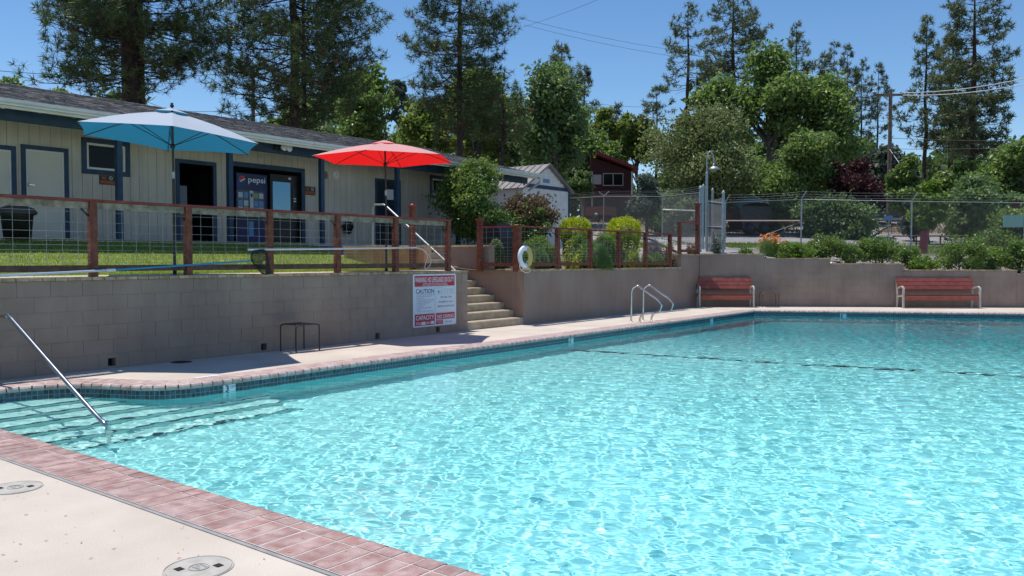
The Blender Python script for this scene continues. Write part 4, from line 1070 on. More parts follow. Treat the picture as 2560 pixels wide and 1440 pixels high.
def bench(px0, px1, pyb, label):
    a, b = at_z(px0, pyb, 0), at_z(px1, pyb, 0); ua, ub = (a-WC).dot(fd), (b-WC).dot(fd)
    off = (a-WC).dot(fn)
    off = .64
    L_ = ub-ua; t = thing('park_bench', label, 'bench', farpt((ua+ub)/2, off-.3), 'slatted benches along the end wall')
    Pp = lambda u, o, z: farpt(ua+u, off-o, z)       # o = distance back from the front legs
    def slat(nm, o0, z0, o1, z1, th, u0=.02, u1=None):
        u1 = L_-.02 if u1 is None else u1
        A, B = Vector((o0, z0)), Vector((o1, z1)); dd = (B-A).normalized(); nn = Vector((-dd.y, dd.x))*th
        q = [A, B, B+nn, A+nn]; v = [Pp(u0, p.x, p.y) for p in q] + [Pp(u1, p.x, p.y) for p in q]
        MB().add(v, [(0,1,2,3),(7,6,5,4),(0,4,5,1),(1,5,6,2),(2,6,7,3),(3,7,4,0)]).build(nm, M['slatred'], t)
    for k in range(3): slat('back_slat', .46+.035*k, .56+.118*k, .495+.035*k, .67+.118*k, .035)
    slat('seat_slat', .02, .40, .14, .395, .035); slat('seat_slat', .16, .39, .28, .38, .035); slat('seat_slat', .30, .378, .42, .368, .035)
    slat('front_slat', .035, .25, .015, .36, .03)
    for u in (.015, L_-.065):
        lg = MB()
        def bar2(pts, w=.05, d_=.055):
            for p, q in zip(pts[:-1], pts[1:]): lg.add([Pp(u, p[0], p[1]), Pp(u+w, p[0], p[1]), Pp(u+w, p[0]+d_, p[1]), Pp(u, p[0]+d_, p[1]), Pp(u, q[0], q[1]), Pp(u+w, q[0], q[1]), Pp(u+w, q[0]+d_, q[1]), Pp(u, q[0]+d_, q[1])], [(0,3,2,1),(4,5,6,7),(0,1,5,4),(1,2,6,5),(2,3,7,6),(3,0,4,7)])
        bar2([(-.045,0),(-.02,.25),(-.02,.45),(-.035,.58),(-.005,.645)])
        lg.build('front_leg', M['benchleg'], t)
        lg = MB(); bar2([(.50,0),(.43,.34),(.49,.56),(.60,.90)], .045, .04); lg.build('rear_leg', M['benchleg'], t)
        lg = MB(); P4 = [(.0,.60),(.12,.665),(.30,.645),(.46,.58)]
        for p, q in zip(P4[:-1], P4[1:]): lg.bar(Pp(u+.025, p[0], p[1]), Pp(u+.025, q[0], q[1]), .05, .035)
        lg.build('armrest', M['benchleg'], t)
        lg = MB().bar(Pp(u+.02, .02, .375), Pp(u+.02, .46, .345), .03, .05); lg.build('seat_bracket', M['benchleg'], t)
bench(1745, 1884, 768, 'red slatted bench in the corner, partly in shade, by the low table')
bench(2251, 2441, 770, 'wide red slatted bench alone against the right of the end wall')

# ------------------------------------------------------------------ pool ladder, entry rail, deck fittings
t = thing('pool_ladder', 'pair of polished steel ladder rails curving over the pool edge', 'ladder', at_z(1595, 803, 0))
RL = [(390,1190),(392,900),(396,600),(398,440),(430,320),(500,262),(560,255),(620,290),(740,370),(920,500),(1080,610),(1150,700),(1165,790),(1120,900),(1030,950),(900,960),(740,965),(660,1020),(615,1100),(608,1190)]
def rail_at(yp, dx=0):
    P = [at_y(1540+a/10.283, 690+b/10.283, YL1) for a, b in RL]
    P[0].z = P[-1].z = 0
    return [Vector((p.x+dx, yp, max(p.z, 0))) for p in P]
YL1 = at_z(1578, 805, 0).y; YL2 = at_z(1610, 801.5, 0).y
for yy in (YL1, YL2):
    MB().tube(bez(rail_at(yy), 4), .023, 12).build('rail', M['steel'], t)
    for p in (rail_at(yy)[0], rail_at(yy)[-1]): MB().lathe(p, [(.045,0),(.045,.008),(.025,.014)], 14).build('escutcheon', M['steel'], t)
for k in range(3): MB().box(-9.0-.0, -8.86, YL1+.02, YL2-.02, -.42-.28*k, -.39-.28*k).build('tread', M['whitepaint'], t)
t = thing('entry_handrail', 'bright steel handrail sloping down into the entry steps', 'handrail', (-10.7, 3.97, 0))
yr = 3.97
P = [Vector((-10.75, yr, 0)), Vector((-10.75, yr, .62)), Vector((-10.72, yr, .74)), Vector((-10.62, yr, .84))] + [at_y(-8, 790, yr), at_y(18, 790, yr), at_y(30, 799, yr), at_y(140, 925, yr), at_y(240, 1038, yr), at_y(262, 1060, yr)]
e = P[-1]; P += [Vector((e.x+.05, yr, e.z-.12)), Vector((e.x+.06, yr, e.z-.3)), Vector((e.x+.06, yr, -1.0))]
P[-2].z = -.4
MB().tube(bez(P, 3), .0235, 12).build('rail', M['steel'], t)
def lid(px, py, r, label):
    c = at_z(px, py, .0); t = thing('skimmer_lid', label, 'skimmer lid', c, 'round skimmer lids in the deck')
    ml = M['lidm']
    def ring_(r0, z0, r1, z1, mb): 
        return mb.add([(c.x+q*math.cos(a), c.y+q*math.sin(a), c.z+h) for q, h in ((r0, z0), (r1, z1)) for a in np.linspace(0, 2*math.pi, 49)[:-1]], [(k, (k+1) % 48, 48+(k+1) % 48, 48+k) for k in range(48)])
    lm = MB().add([(c.x+r*.93*math.cos(a), c.y+r*.93*math.sin(a), c.z+.005) for a in np.linspace(0, 2*math.pi, 49)[:-1]], [tuple(range(48))])
    ring_(r*.93, .005, r*.94, .001, lm); ring_(r*.94, .001, r*.965, .001, lm); ring_(r*.965, .001, r*.97, .005, lm); ring_(r*.97, .005, r, .005, lm); ring_(r, .005, r*1.01, 0, lm)
    lm.build('lid', ml, t)
    MB().lathe(c, [(r*.27,.0062),(r*.27,.0085),(r*.30,.0085),(r*.30,.0062)], 28).build('ring', ml, t)
    for s in (-1, 1):
        q = c + Vector((.6, .8, 0))*s*r*.55 if s > 0 else c + Vector((-.6, -.8, 0))*r*.55
        MB().box(q.x-.022, q.x+.022, q.y-.018, q.y+.018, .0062, .0072).build('finger_hole', M['dark'], t)
    for k, s in enumerate(('SWIMMING', 'POOL', 'SKIMMER')): lettering(s, .02, (c.x-.03, c.y+.018-.02*k, .0066), (1,0,0), (0,1,0), M['signgrey'], t, width=.06 if k != 1 else .035, lift=.0003)
M['lidm'] = mat('lidm', (.36,.335,.295), .75, (.44,.415,.375), 12, .1, 60, coords='P')
lid(497, 1421, .163, 'round grey skimmer lid at the bottom edge of the deck')
lid(38, 1220, .163, 'round grey skimmer lid near the left edge of the deck')
# depth markers on the tile band
def marker(P, s, label_txt, w=.17):
    Q = resample(P, .05); p = Q[int(s/.05)]; q = Q[int(s/.05)+3]; d = (q-p).normalized(); n = Vector((d.y, -d.x, 0))
    t = thing('depth_marker', f'small white depth tile reading {label_txt} on the pool edge', 'depth marker', p)
    A = p + n*.006; z0, z1 = -.175, -.058
    MB().prism([A+Vector((0,0,z0)), A+d*w+Vector((0,0,z0)), A+d*w+Vector((0,0,z1)), A+Vector((0,0,z1))], tuple(n*.004)).build('plate', M['signwhite'], t)
    B = A + n*.0045
    lettering(label_txt[0], .11, B + d*.02 + Vector((0,0,z0+.035)), d, (0,0,1), M['black'], t, width=.05, bold=.02)
    lettering(label_txt[1:], .04, B + d*.08 + Vector((0,0,z0+.075)), d, (0,0,1), M['black'], t, width=.07, bold=.01)
def s_on(P, px, py):
    tgt = at_z(px, py, -.1); Q = resample(P, .05); return min(range(len(Q)), key=lambda i: (Q[i]-tgt).length)*.05
marker(left_line, s_on(left_line, 553, 972), '3 1/2FT')
marker(left_line, s_on(left_line, 1405, 849), '5FT')
marker(left_line, s_on(left_line, 1764, 800), '7FT')
marker(far_line, s_on(far_line, 2097, 786), '8FT')
c = at_z(522, 943, 0); t = thing('deck_marker', 'worn white plate set flat in the deck by the pool curve', 'marker', c)
MB().box(c.x-.09, c.x+.09, c.y-.16, c.y+.16, -.01, .005).build('plate', M['signwhite'], t)
MB().box(c.x-.03, c.x+.0, c.y-.12, c.y-.02, .0052, .006).box(c.x-.03, c.x+.0, c.y+.01, c.y+.11, .0052, .006).build('worn_mark', M['greywood'], t)
c = at_z(452, 905, 0); t = thing('deck_drain', 'dark round drain grate at the foot of the block wall', 'drain', (c.x, c.y, 0))
MB().lathe((max(c.x, XW+.16), c.y, 0), [(0,.004),(.14,.004),(.15,.0)], 24).build('grate', mat('drainm', (.03,.025,.025), .8), t)
# fallen petals
pt = MB()
for k in range(230):
    x = random.uniform(-7.5, -1.8); y = random.uniform(1.2, 2.9); a = random.random()*6.3; l = random.uniform(.006, .015); z = .0165 if y > NY-.40 else .004
    d = Vector((math.cos(a), math.sin(a), 0)); n = Vector((-d.y, d.x, 0)); c = Vector((x, y, z))
    pt.add([c-d*l, c-n*l*.25+Vector((0,0,.003)), c+d*l+n*l*.3, c+n*l*.28+Vector((0,0,.003))], [(0,1,2,3)])
pt.build('fallen_petals', M['petal'])['kind'] = 'stuff'
# trash can and hose reel and grill by the building
c = at_x(44, 600, -16.2); t = thing('trash_can', 'dark rubbish bin with a domed lid by the left door', 'trash can', (c.x, c.y, 1.86))
c.z = 1.86
MB().lathe(c, [(0,.0),(.22,.0),(.26,.42),(.28,.45),(.0,.45)], 20).build('bin', M['black'], t)
MB().lathe(c, [(.31,.45),(.33,.49),(.28,.56),(.15,.61),(.0,.62)], 20).build('lid', mat('lidbrown', (.06,.05,.045), .6), t)
c = at_x(870, 568, BX+.12); t = thing('hose_reel', 'black garden hose coiled on a wall reel', 'hose reel', c)
hp = [(c.x+.03*math.sin(a*3)+.04*(k % 3)/3, c.y+(.12+.05*(k/120))*math.cos(a), c.z+(.13+.05*(k/120))*math.sin(a)) for k, a in enumerate(np.linspace(0, 6.283*6, 120))]
MB().tube(hp + [(c.x, c.y-.2, c.z+.05), (c.x, c.y-.32, c.z-.1), (c.x, c.y-.34, c.z-.35), (c.x, c.y-.2, c.z-.5)], .014, 6).build('hose', M['black'], t)
MB().lathe((BX+.002, c.y, c.z), [(0,0),(.1,0),(.1,.04),(.03,.05),(.03,.16),(.1,.17),(0,.18)], 14, 'x').build('reel', M['blackmetal'], t)
c = onground(1243, 21.5); t = thing('grill', 'covered black barbecue standing behind the short fence return', 'grill', c)
MB().prism([(c.x-.3,c.y-.28,c.z+.0),(c.x+.3,c.y-.28,c.z+.0),(c.x+.33,c.y-.28,c.z+.75),(c.x+.2,c.y-.28,c.z+1.12),(c.x-.2,c.y-.28,c.z+1.12),(c.x-.33,c.y-.28,c.z+.75)], (0,.56,0)).build('cover', M['black'], t)
# ------------------------------------------------------------------ foliage builders
def norm(a): return a/np.maximum(np.linalg.norm(a, axis=1, keepdims=True), 1e-6)
def leaves(Cn, size, up=.4, asp=.55, jit=.35):
    """one small bent leaf face per centre"""
    n = len(Cn); nm = norm(rng.normal(size=(n, 3)) + np.array([0, 0, up]))
    a = norm(np.cross(nm, rng.normal(size=(n, 3)))); b = np.cross(nm, a)
    s = (size*(1 + jit*rng.uniform(-1, 1, n)))[:, None]
    V = np.stack([Cn-a*s, Cn-b*s*asp, Cn+a*s+nm*s*.2, Cn+b*s*asp], 1).reshape(-1, 3)
    return V, np.arange(4*n).reshape(-1, 4)
def tufts(Cn, D, nn, length, width, spread=.75):
    n = len(Cn); Cr = np.repeat(Cn, nn, 0); d = norm(np.repeat(D, nn, 0) + spread*rng.normal(size=(n*nn, 3)))
    l = (length*rng.uniform(.7, 1.15, n*nn))[:, None]; s = norm(np.cross(d, rng.normal(size=d.shape)))*width/2
    V = np.stack([Cr-s, Cr+s, Cr+d*l+s*.3, Cr+d*l-s*.3], 1).reshape(-1, 3)
    return V, np.arange(4*n*nn).reshape(-1, 4)
def pine(px, D, label, tw, zb_px, zt, prof, seed, kmat='pine', nn=13, nl=.24, nw=.016, dz=.42, nb=5, dens=1.0, droop=.25, bark='bark', lean=0, spread=.75, crownbase=None, group=None, dead=0):
    r = np.random.default_rng(seed); g = onground(px, D)
    t = thing('pine_tree', label, 'tree', g, group)
    Ht = zt - g.z; zb = ztop(px, zb_px, D)
    tr = MB(); pts = [Vector((g.x + lean*f*Ht, g.y, g.z-.3+f*(Ht+.3))) for f in (0, .03, .15, .3, .45, .6, .75, .9, 1)]
    for p in pts[2:-1]: p.x += r.uniform(-.06, .06); p.y += r.uniform(-.06, .06)
    tr.tube(pts, [tw*.62, tw*.52, tw*.48, tw*.43, tw*.37, tw*.3, tw*.2, tw*.1, .02], 12)
    zs = np.arange(zb, zt-.2, dz); zv = ztop(px, -60, D); zs = np.concatenate([zs[zs < zv], zs[zs >= zv][::3]]); TC = []; TD = []; br = MB()
    def trunk_at(z): 
        f = (z-g.z)/Ht; return Vector((g.x+lean*f*Ht, g.y, z))
    for z in zs:
        f = (z-zb)/(zt-zb); Rm = np.interp(f, [q[0] for q in prof], [q[1] for q in prof])
        for k in range(nb if f < .85 else 3):
            if r.random() < .12: continue
            az = r.uniform(0, 6.283); Lb = Rm*r.uniform(.55, 1.08); el = r.uniform(-.42, .30) - droop*.6*(1-f) + .45*max(0, f-.6)
            o = trunk_at(z + r.uniform(-.2, .2)); P = []; hd = Vector((math.cos(az), math.sin(az), 0)); sd = Vector((-hd.y, hd.x, 0))
            wob = r.uniform(-.12, .12)
            for s in np.linspace(0, 1, 6): P.append(o + hd*Lb*s + Vector((0, 0, Lb*(math.tan(el)*s + .30*s*s*s))) + sd*Lb*wob*s*s)
            th = min(.04, .010+.008*Lb)*(1 if tw > .3 else .8)
            br.tube(P, [th, th*.85, th*.7, th*.5, th*.35, .008], 5, False)
            nt_ = max(3, int(Lb*4.6*dens))
            for i in range(nt_):
                s = .30 + .70*(i+r.random())/nt_; j = min(int(s*5), 4); p = P[j].lerp(P[j+1], min(s*5-j, 1))
                side = r.choice((-1, 1)); l2 = (1.05-s)*Lb*r.uniform(.25, .6) + .12
                q = p + sd*side*l2 + hd*l2*.7 + Vector((0, 0, r.uniform(-.12, .30)*l2+.05))
                if l2 > .35: br.tube([p, p.lerp(q, .5)+Vector((0,0,-.03)), q], [.012, .009, .006], 3, False)
                for m_ in range(1 + int(l2/.6)):
                    c = q.lerp(p, m_*.42) + Vector((r.uniform(-.12, .12), r.uniform(-.12, .12), r.uniform(-.06, .12)))
                    TC.append(c); TD.append((q-p).normalized()*.35 + Vector((0, 0, .35)))
                    if r.random() < .5: TC.append(c + Vector((r.uniform(-.2, .2), r.uniform(-.2, .2), r.uniform(.05, .3)))); TD.append(Vector((0, 0, .4)))
            TC.append(P[-1]); TD.append((P[-1]-P[-2]).normalized())
    for k in range(int(6)):                                       # dead stubs under the crown
        z = g.z + (zb-g.z)*r.uniform(.45, .98); a = r.uniform(0, 6.28); o = trunk_at(z)
        br.tube([o, o+Vector((math.cos(a)*.5, math.sin(a)*.5, -.05)), o+Vector((math.cos(a)*1.1, math.sin(a)*1.1, -.25))], [.02, .014, .006], 4, False)
    tr.build('trunk', M[bark], t); br.build('branches', M[bark], t)['kind'] = 'stuff'
    TC = np.array([tuple(c) for c in TC]); TD = np.array([tuple(c) for c in TD])
    if dead:
        m = r.random(len(TC)) < dead
        V, Fc = tufts(TC[m], TD[m], nn, nl, nw, spread); npobj('dead_needles', V, Fc, L['pinedead'], t); TC, TD = TC[~m], TD[~m]
    V, Fc = tufts(TC, TD, nn, nl, nw, spread)
    npobj('crown', V, Fc, L[kmat], t)
    return t
def broadleaf(name, label, cat, x0, x1, yt, yb, D, kmat, n, size, seed, trunk=.25, depthk=.8, nclump=70, gap=.0, bark='barkgrey', group=None, cr=.17, root=None, lobes=None, limbs=10, up=.4, base=None, stem=True):
    r = np.random.default_rng(seed); xm = (x0+x1)/2; g = root or onground(xm, D)
    c0 = at_d(xm, (yt+yb)/2, D); Rr = (x1-x0)/2/F*D; zt = ztop(xm, yt, D); zb = ztop(xm, yb, D)
    if base is not None: zb = g.z + base
    t = thing(name, label, cat, g, group)
    rad = np.array([Rr*.98, Rr*depthk*.95, (zt-zb)/2*.98]); cen = np.array([c0.x, c0.y, (zt+zb)/2])
    d = norm(r.normal(size=(nclump, 3))); ph = r.uniform(0, 6.28, (5, 1)); fr = r.normal(size=(5, 3))*2.4
    shape = .84 + .16*np.sin((d @ fr.T) + ph.T).mean(1)*1.9
    rr = (r.random(nclump)**.42)*shape; rr[:nclump//2] = shape[:nclump//2]*r.uniform(.82, 1.0, nclump//2)
    CC = cen + d*rad*rr[:, None]
    if stem and Rr > 1.0:
        K = int(6 + nclump/22); ld = norm(r.normal(size=(K, 3))); ld = norm(ld*np.array([1, 1, .8])); lo = ld*r.uniform(.5, .78, (K, 1)); lr = r.uniform(.30, .48, K)
        lo[0] = (0, 0, .1); lr[0] = .55; lo[1] = (.05, 0, .62); lr[1] = .34; k_ = np.arange(nclump) % K
        CC = cen + lo[k_]*rad + d*rad*(rr*lr[k_])[:, None]*1.05
    csz = Rr*cr*r.uniform(.6, 1.35, nclump); w = csz**2; cnt = np.maximum(8, (n*w/w.sum()).astype(int))
    idx = np.repeat(np.arange(nclump), cnt); e = norm(r.normal(size=(len(idx), 3)))*(r.random(len(idx))**.5)[:, None]
    e[:, 2] *= .7
    Pn = CC[idx] + e*csz[idx][:, None]*1.55*(1 + .5*(r.random((len(idx), 1)) < .12))
    out = norm(Pn - cen)
    V, Fc = leaves(Pn, size, up)
    if stem:
        tr = MB(); top = Vector(tuple(cen)); top.z = zb + (zt-zb)*.62
        b0 = Vector((g.x, g.y, g.z-.15)); mid = Vector((g.x+r.uniform(-.1, .1)*Rr, g.y, g.z + (top.z-g.z)*.35))
        tr.tube(bez([b0, mid, top], 4), list(np.linspace(trunk*.55, trunk*.12, 9)), 9)
        for k in range(limbs):
            e1 = Vector(tuple(CC[r.integers(nclump)])); s0 = mid.lerp(top, r.uniform(0, .7)); m1 = s0.lerp(e1, .5) + Vector((0, 0, .1*Rr*r.random()))
            tr.tube([s0, m1, e1], [trunk*.26, trunk*.15, trunk*.04], 5, False)
        tr.build('trunk', M[bark], t)
    npobj('crown', V, Fc, L[kmat], t)
    return t

# ------------------------------------------------------------------ far wood closing the view
fw = []
for px in np.arange(-700, 3300, 26):
    D = 95 + 30*math.sin(px*.013) + rng.uniform(-8, 8); g = onground(px, D)
    hgt = 6 + 4*math.sin(px*.021+2) + rng.uniform(0, 3.5)
    if 2250 < px < 2390: hgt *= .5
    n = 480; e = norm(rng.normal(size=(n, 3)))*(rng.random(n)**.4)[:, None]*np.array([2.6, 2.6, hgt*.55]); fw.append(e + np.array([g.x, g.y, g.z+hgt*.5]))
V, Fc = leaves(np.concatenate(fw), .42)
o = npobj('far_wood', V, Fc, L['farwood']); o['kind'] = 'stuff'

# ------------------------------------------------------------------ pines
lowprof = [(0, .55), (.08, .85), (.25, 1.0), (.55, .85), (.8, .55), (1, .1)]
def pr(k): return [(a, b*k) for a, b in lowprof]
NP = dict(nn=18, nl=.26, nw=.024, spread=1.1)
pine(331, 31, 'huge ponderosa pine with a thick dark trunk behind the roof, leftmost of the tall pines', .72, 232, 20, pr(4.25), 1, dz=.36, nb=8, dens=.75, **NP)
pine(358, 31.6, 'second thick pine trunk standing close against the leftmost huge pine', .52, 150, 19, pr(3.9), 12, dz=.45, nb=5, dens=.7, **NP)
pine(740, 35, 'tall pine rising behind the roof between the blue and red umbrellas', .47, 300, 21, pr(4.0), 2, dz=.36, nb=7, dens=.75, dead=.02, **NP)
pine(765, 37, 'thinner pine trunk just right of the tall pine above the roof', .27, 290, 18, pr(2.4), 3, dz=.5, nb=4, **NP)
pine(1150, 41, 'slender open pine with a bare lower trunk right of the red umbrella', .36, 330, 19, [(0,1.6),(.2,2.6),(.45,2.7),(.7,2.2),(1,.3)], 4, dz=.34, nb=6, dead=.03, dens=.95, **NP)
pine(1258, 43, 'narrow pine with a thin pale trunk left of the white shed', .25, 345, 10.6, [(0,1.3),(.3,1.9),(.6,1.6),(1,.15)], 5, dz=.30, nb=7, dead=.02, **NP)
FP = dict(kmat='pinefar', nn=12, nl=.34, nw=.055, bark='bark', spread=1.25)
pine(1716, 66, 'conifer with a leaning pointed top above the olive-green oak', .45, 215, ztop(1720, 12, 66), [(0,2.9),(.3,2.3),(.7,1.4),(1,.1)], 21, dz=.55, nb=5, dens=.6, **FP)
pine(1828, 70, 'tallest dense conifer at the centre-right, top beyond the frame', .6, 190, ztop(1828, -40, 70), [(0,3.5),(.3,3.0),(.7,2.0),(1,.2)], 22, dz=.5, nb=6, dens=.7, **FP)
pine(1640, 70, 'small conifer left of the olive-green oak', .3, 300, ztop(1640, 212, 70), [(0,1.7),(.5,1.1),(1,.1)], 23, dz=.5, nb=5, dens=.7, **FP)
pine(1403, 70, 'dark pointed conifer behind the oaks above the white shed', .4, 240, ztop(1403, 104, 70), [(0,2.0),(.5,1.4),(1,.1)], 24, dz=.45, nb=6, dens=.8, **FP)
pine(1460, 74, 'shorter conifer at the right shoulder of the dark oak', .35, 290, ztop(1460, 165, 74), [(0,1.6),(.5,1.0),(1,.1)], 25, dz=.5, nb=5, dens=.7, **FP)
pine(1540, 80, 'small pale conifer in the gap above the red house', .25, 350, ztop(1538, 262, 80), [(0,1.3),(.5,.9),(1,.1)], 36, dz=.5, nb=5, dens=.6, **FP)
pine(1985, 75, 'conifer top rising just behind the bright maple', .4, 240, ztop(1985, 62, 75), [(0,2.4),(.5,1.4),(1,.1)], 26, dz=.55, nb=5, dens=.6, **FP)
for k, (px, yt, w) in enumerate(((2055, 125, 1.2), (2078, 112, 1.5), (2112, 120, 1.5), (2148, 155, 1.5), (2188, 163, 1.7))):
    pine(px, 84+k, ('first', 'second', 'third', 'fourth', 'fifth')[k] + ' from the left in the row of thin far pines left of the utility pole', .28, 380-10*k, ztop(px, yt, 84+k), [(0,w*.7),(.3,w*1.3),(.6,w),(1,.15)], 30+k, dz=.6, nb=5, dens=.6, group='thin far pines left of the utility pole', **FP)
pine(2308, 62, 'thin sparse conifer with a bare spiky top right of the utility pole', .33, 360, ztop(2305, 40, 62), [(0,1.6),(.2,2.2),(.5,1.6),(.85,.5),(1,.05)], 27, dz=.5, nb=5, dens=.55, **FP)
pine(2425, 56, 'big tall pine near the right edge of the view', .5, 385, ztop(2425, -60, 56), [(0,2.4),(.2,3.2),(.5,2.7),(.8,1.8),(1,.5)], 28, dz=.5, nb=6, dens=.75, **FP)
pine(2372, 62, 'middle pine between the spiky conifer and the big right pine', .4, 380, ztop(2372, 75, 62), [(0,1.8),(.3,2.1),(.7,1.2),(1,.1)], 29, dz=.5, nb=5, dens=.7, **FP)

# ------------------------------------------------------------------ broadleaf trees
B = broadleaf
B('oak_tree', 'dark green oak filling the space between the pines behind the roof', 'tree', 790, 1010, 165, 420, 46, 'oak', 15000, .13, 41, .4, nclump=90)
B('grey_pine', 'distant grey-green tree standing against the sky above the roof end', 'tree', 955, 1040, 198, 330, 75, 'juniper', 3500, .2, 42, .3, nclump=30)
B('oak_tree', 'yellow-green tree behind the roof end and red umbrella', 'tree', 960, 1150, 255, 440, 52, 'bright', 12000, .14, 43, .3, nclump=80)
B('oak_tree', 'sunlit yellow-green tree behind the two slender pines', 'tree', 1065, 1300, 170, 430, 54, 'bright', 14000, .15, 44, .3, nclump=90)
B('oak_tree', 'low leafy tree behind the roof right of the thick pine pair', 'tree', 640, 830, 250, 400, 48, 'oak', 8000, .13, 45, .3, nclump=50)
B('oak_tree', 'treetop showing over the left end of the roof ridge', 'tree', -60, 85, 190, 330, 40, 'oak', 6000, .11, 46, .3, nclump=50)
B('oak_tree', 'low treetop barely showing over the ridge left of the huge pine', 'tree', 100, 210, 228, 330, 40, 'oak', 3500, .11, 47, .3, nclump=30)
B('oak_tree', 'sunlit green tree between the slender pines and the large oak', 'tree', 1120, 1320, 195, 440, 58, 'oak', 9000, .15, 166, .3, nclump=70)
B('oak_tree', 'large dark green oak behind the white shed', 'tree', 1255, 1510, 150, 480, 50, 'oakdark', 20000, .14, 48, .5, nclump=130)
B('oak_tree', 'light green young tree left of the red house roof', 'tree', 1462, 1560, 265, 430, 66, 'bright', 6000, .17, 49, .3, nclump=50)
B('oak_tree', 'light green tree behind the red house', 'tree', 1510, 1665, 285, 460, 72, 'bright', 8000, .18, 50, .3, nclump=50)
B('maple_tree', 'tall bright green maple rising above the olive-green oak', 'tree', 1800, 2030, 108, 400, 52, 'oak', 17000, .14, 51, .6, nclump=110, cr=.2, limbs=18)
B('maple_tree', 'lower bright green tree at the left shoulder of the tall maple', 'tree', 1715, 1880, 185, 380, 53, 'oak', 10000, .14, 151, .4, nclump=80, cr=.2)
B('maple_tree', 'green tree at the right shoulder of the tall maple, before the thin pines', 'tree', 1960, 2155, 172, 440, 51, 'oak', 14000, .14, 152, .4, nclump=100, cr=.2)
B('live_oak', 'wide olive-green live oak behind the shower pipe', 'tree', 1580, 1925, 262, 520, 44, 'olive', 30000, .085, 52, .6, nclump=170, cr=.15, depthk=.7)
B('oak_tree', 'mid green leaning tree between the live oak and the plum tree', 'tree', 1890, 2130, 340, 545, 42, 'oak', 20000, .10, 53, .4, nclump=110, cr=.16)
B('plum_tree', 'dark purple-leaved plum tree behind the chain-link fence', 'tree', 2060, 2215, 395, 560, 41, 'plum', 13000, .085, 54, .3, nclump=80)
B('oak_tree', 'greyish green tree beside the utility pole', 'tree', 2130, 2290, 365, 520, 55, 'juniper', 8000, .15, 55, .3, nclump=60)
B('oak_tree', 'leafy tree right of the utility pole', 'tree', 2215, 2320, 375, 560, 47, 'oak', 7000, .12, 56, .3, nclump=50)
B('oak_tree', 'bright green sapling by the white guy wire', 'tree', 2270, 2375, 440, 590, 36, 'green', 6500, .08, 57, .12, nclump=50)
B('oak_tree', 'tall green tree at the right edge under the big pine', 'tree', 2430, 2680, 335, 600, 45, 'oak', 19000, .13, 58, .4, nclump=120)
B('oak_tree', 'low shady tree left of the teal sign', 'tree', 2330, 2530, 440, 620, 38, 'oakdark', 15000, .09, 59, .2, nclump=80)
B('oak_tree', 'green tree filling the gap under the right pines', 'tree', 2330, 2480, 400, 560, 56, 'oak', 8000, .15, 60, .3, nclump=60)
B('juniper_shrub', 'feathery blue-green juniper against the red house', 'shrub', 1565, 1670, 425, 570, 42, 'juniper', 14000, .07, 61, .2, nclump=70, up=.1)
B('juniper_shrub', 'dark spreading juniper under the live oak', 'shrub', 1600, 1760, 480, 590, 42, 'oakdark', 12000, .08, 62, .2, nclump=60)
B('hedge_shrub', 'dark hedge in shade behind the boat tarp', 'hedge', 1800, 1990, 455, 590, 46, 'oakdark', 12000, .10, 63, .2, nclump=60)
B('hedge_shrub', 'ivy-dark hedge below the plum tree', 'hedge', 1960, 2200, 500, 615, 40, 'oakdark', 16000, .085, 64, .2, nclump=80)
B('shrub', 'dark shrub on the bank left of the red house', 'shrub', 1420, 1500, 420, 500, 56, 'oakdark', 5000, .1, 65, .1, nclump=40)
B('shrub', 'grey-green shrub at the foot of the utility pole', 'shrub', 2240, 2330, 500, 600, 38, 'juniper', 5000, .07, 66, .1, nclump=40)
B('shrub', 'bushy green shrub at the far right behind the fence', 'shrub', 2440, 2640, 520, 640, 34, 'oak', 12000, .07, 67, .1, nclump=70)
B('oak_tree', 'leafy tree low behind the live oak and the maple', 'tree', 1640, 1800, 330, 560, 60, 'oakdark', 9000, .16, 160, .3, nclump=60)
B('oak_tree', 'dark tree filling the gap under the maple crown', 'tree', 1850, 2080, 300, 540, 58, 'oakdark', 12000, .16, 161, .3, nclump=80)
B('oak_tree', 'green tree behind the thin far pines', 'tree', 2040, 2230, 330, 520, 72, 'farwood', 8000, .2, 162, .3, nclump=60)
B('oak_tree', 'mid green tree at the back right of the dark oak', 'tree', 1420, 1560, 320, 480, 62, 'oak', 8000, .15, 163, .3, nclump=60)
B('oak_tree', 'dark tree between the slender pines and the large oak', 'tree', 1180, 1330, 240, 440, 56, 'oakdark', 9000, .15, 164, .3, nclump=60)
B('shrub', 'large olive shrub filling the foot of the live oak', 'shrub', 1660, 1900, 420, 570, 47, 'oakdark', 14000, .11, 165, .2, nclump=80)
# trees out of the frame to the left, giving the roof its patch of shade
B('oak_tree', 'tree beyond the left end of the building', 'tree', -420, -120, 60, 420, 36, 'oak', 9000, .16, 68, .5, nclump=70)

# ------------------------------------------------------------------ garden beds
def rose(x0, x1, yt, g, D, label, kmat, n, size, seed, flowers=None, name='rose_bush', base=.3, group=None, nclump=60, dk=.8):
    t = B(name, label, 'bush', x0, x1, yt, 600, D, kmat, n, size, seed, .05, nclump=nclump, root=g, base=base, limbs=14, bark='barkgrey', cr=.2, group=group, depthk=dk)
    if flowers:
        fm, k, sz = flowers; cr_ = [c for c in t.children if c.name.startswith('crown')][0]
        co = np.zeros(len(cr_.data.vertices)*3); cr_.data.vertices.foreach_get('co', co); co = co.reshape(-1, 3)[::4]
        top = co[co[:, 2] > np.percentile(co[:, 2], 70)]; pk = top[rng.integers(len(top), size=k)]
        pk = np.repeat(pk, 12, 0) + rng.normal(size=(k*12, 3))*sz*.5 + np.array(ORG[t.name])
        V, Fc = leaves(pk, sz*.6); npobj('blossom', V, Fc, L[fm], t)
    return t
ra = at_y(1185, 610, Y2+.9)
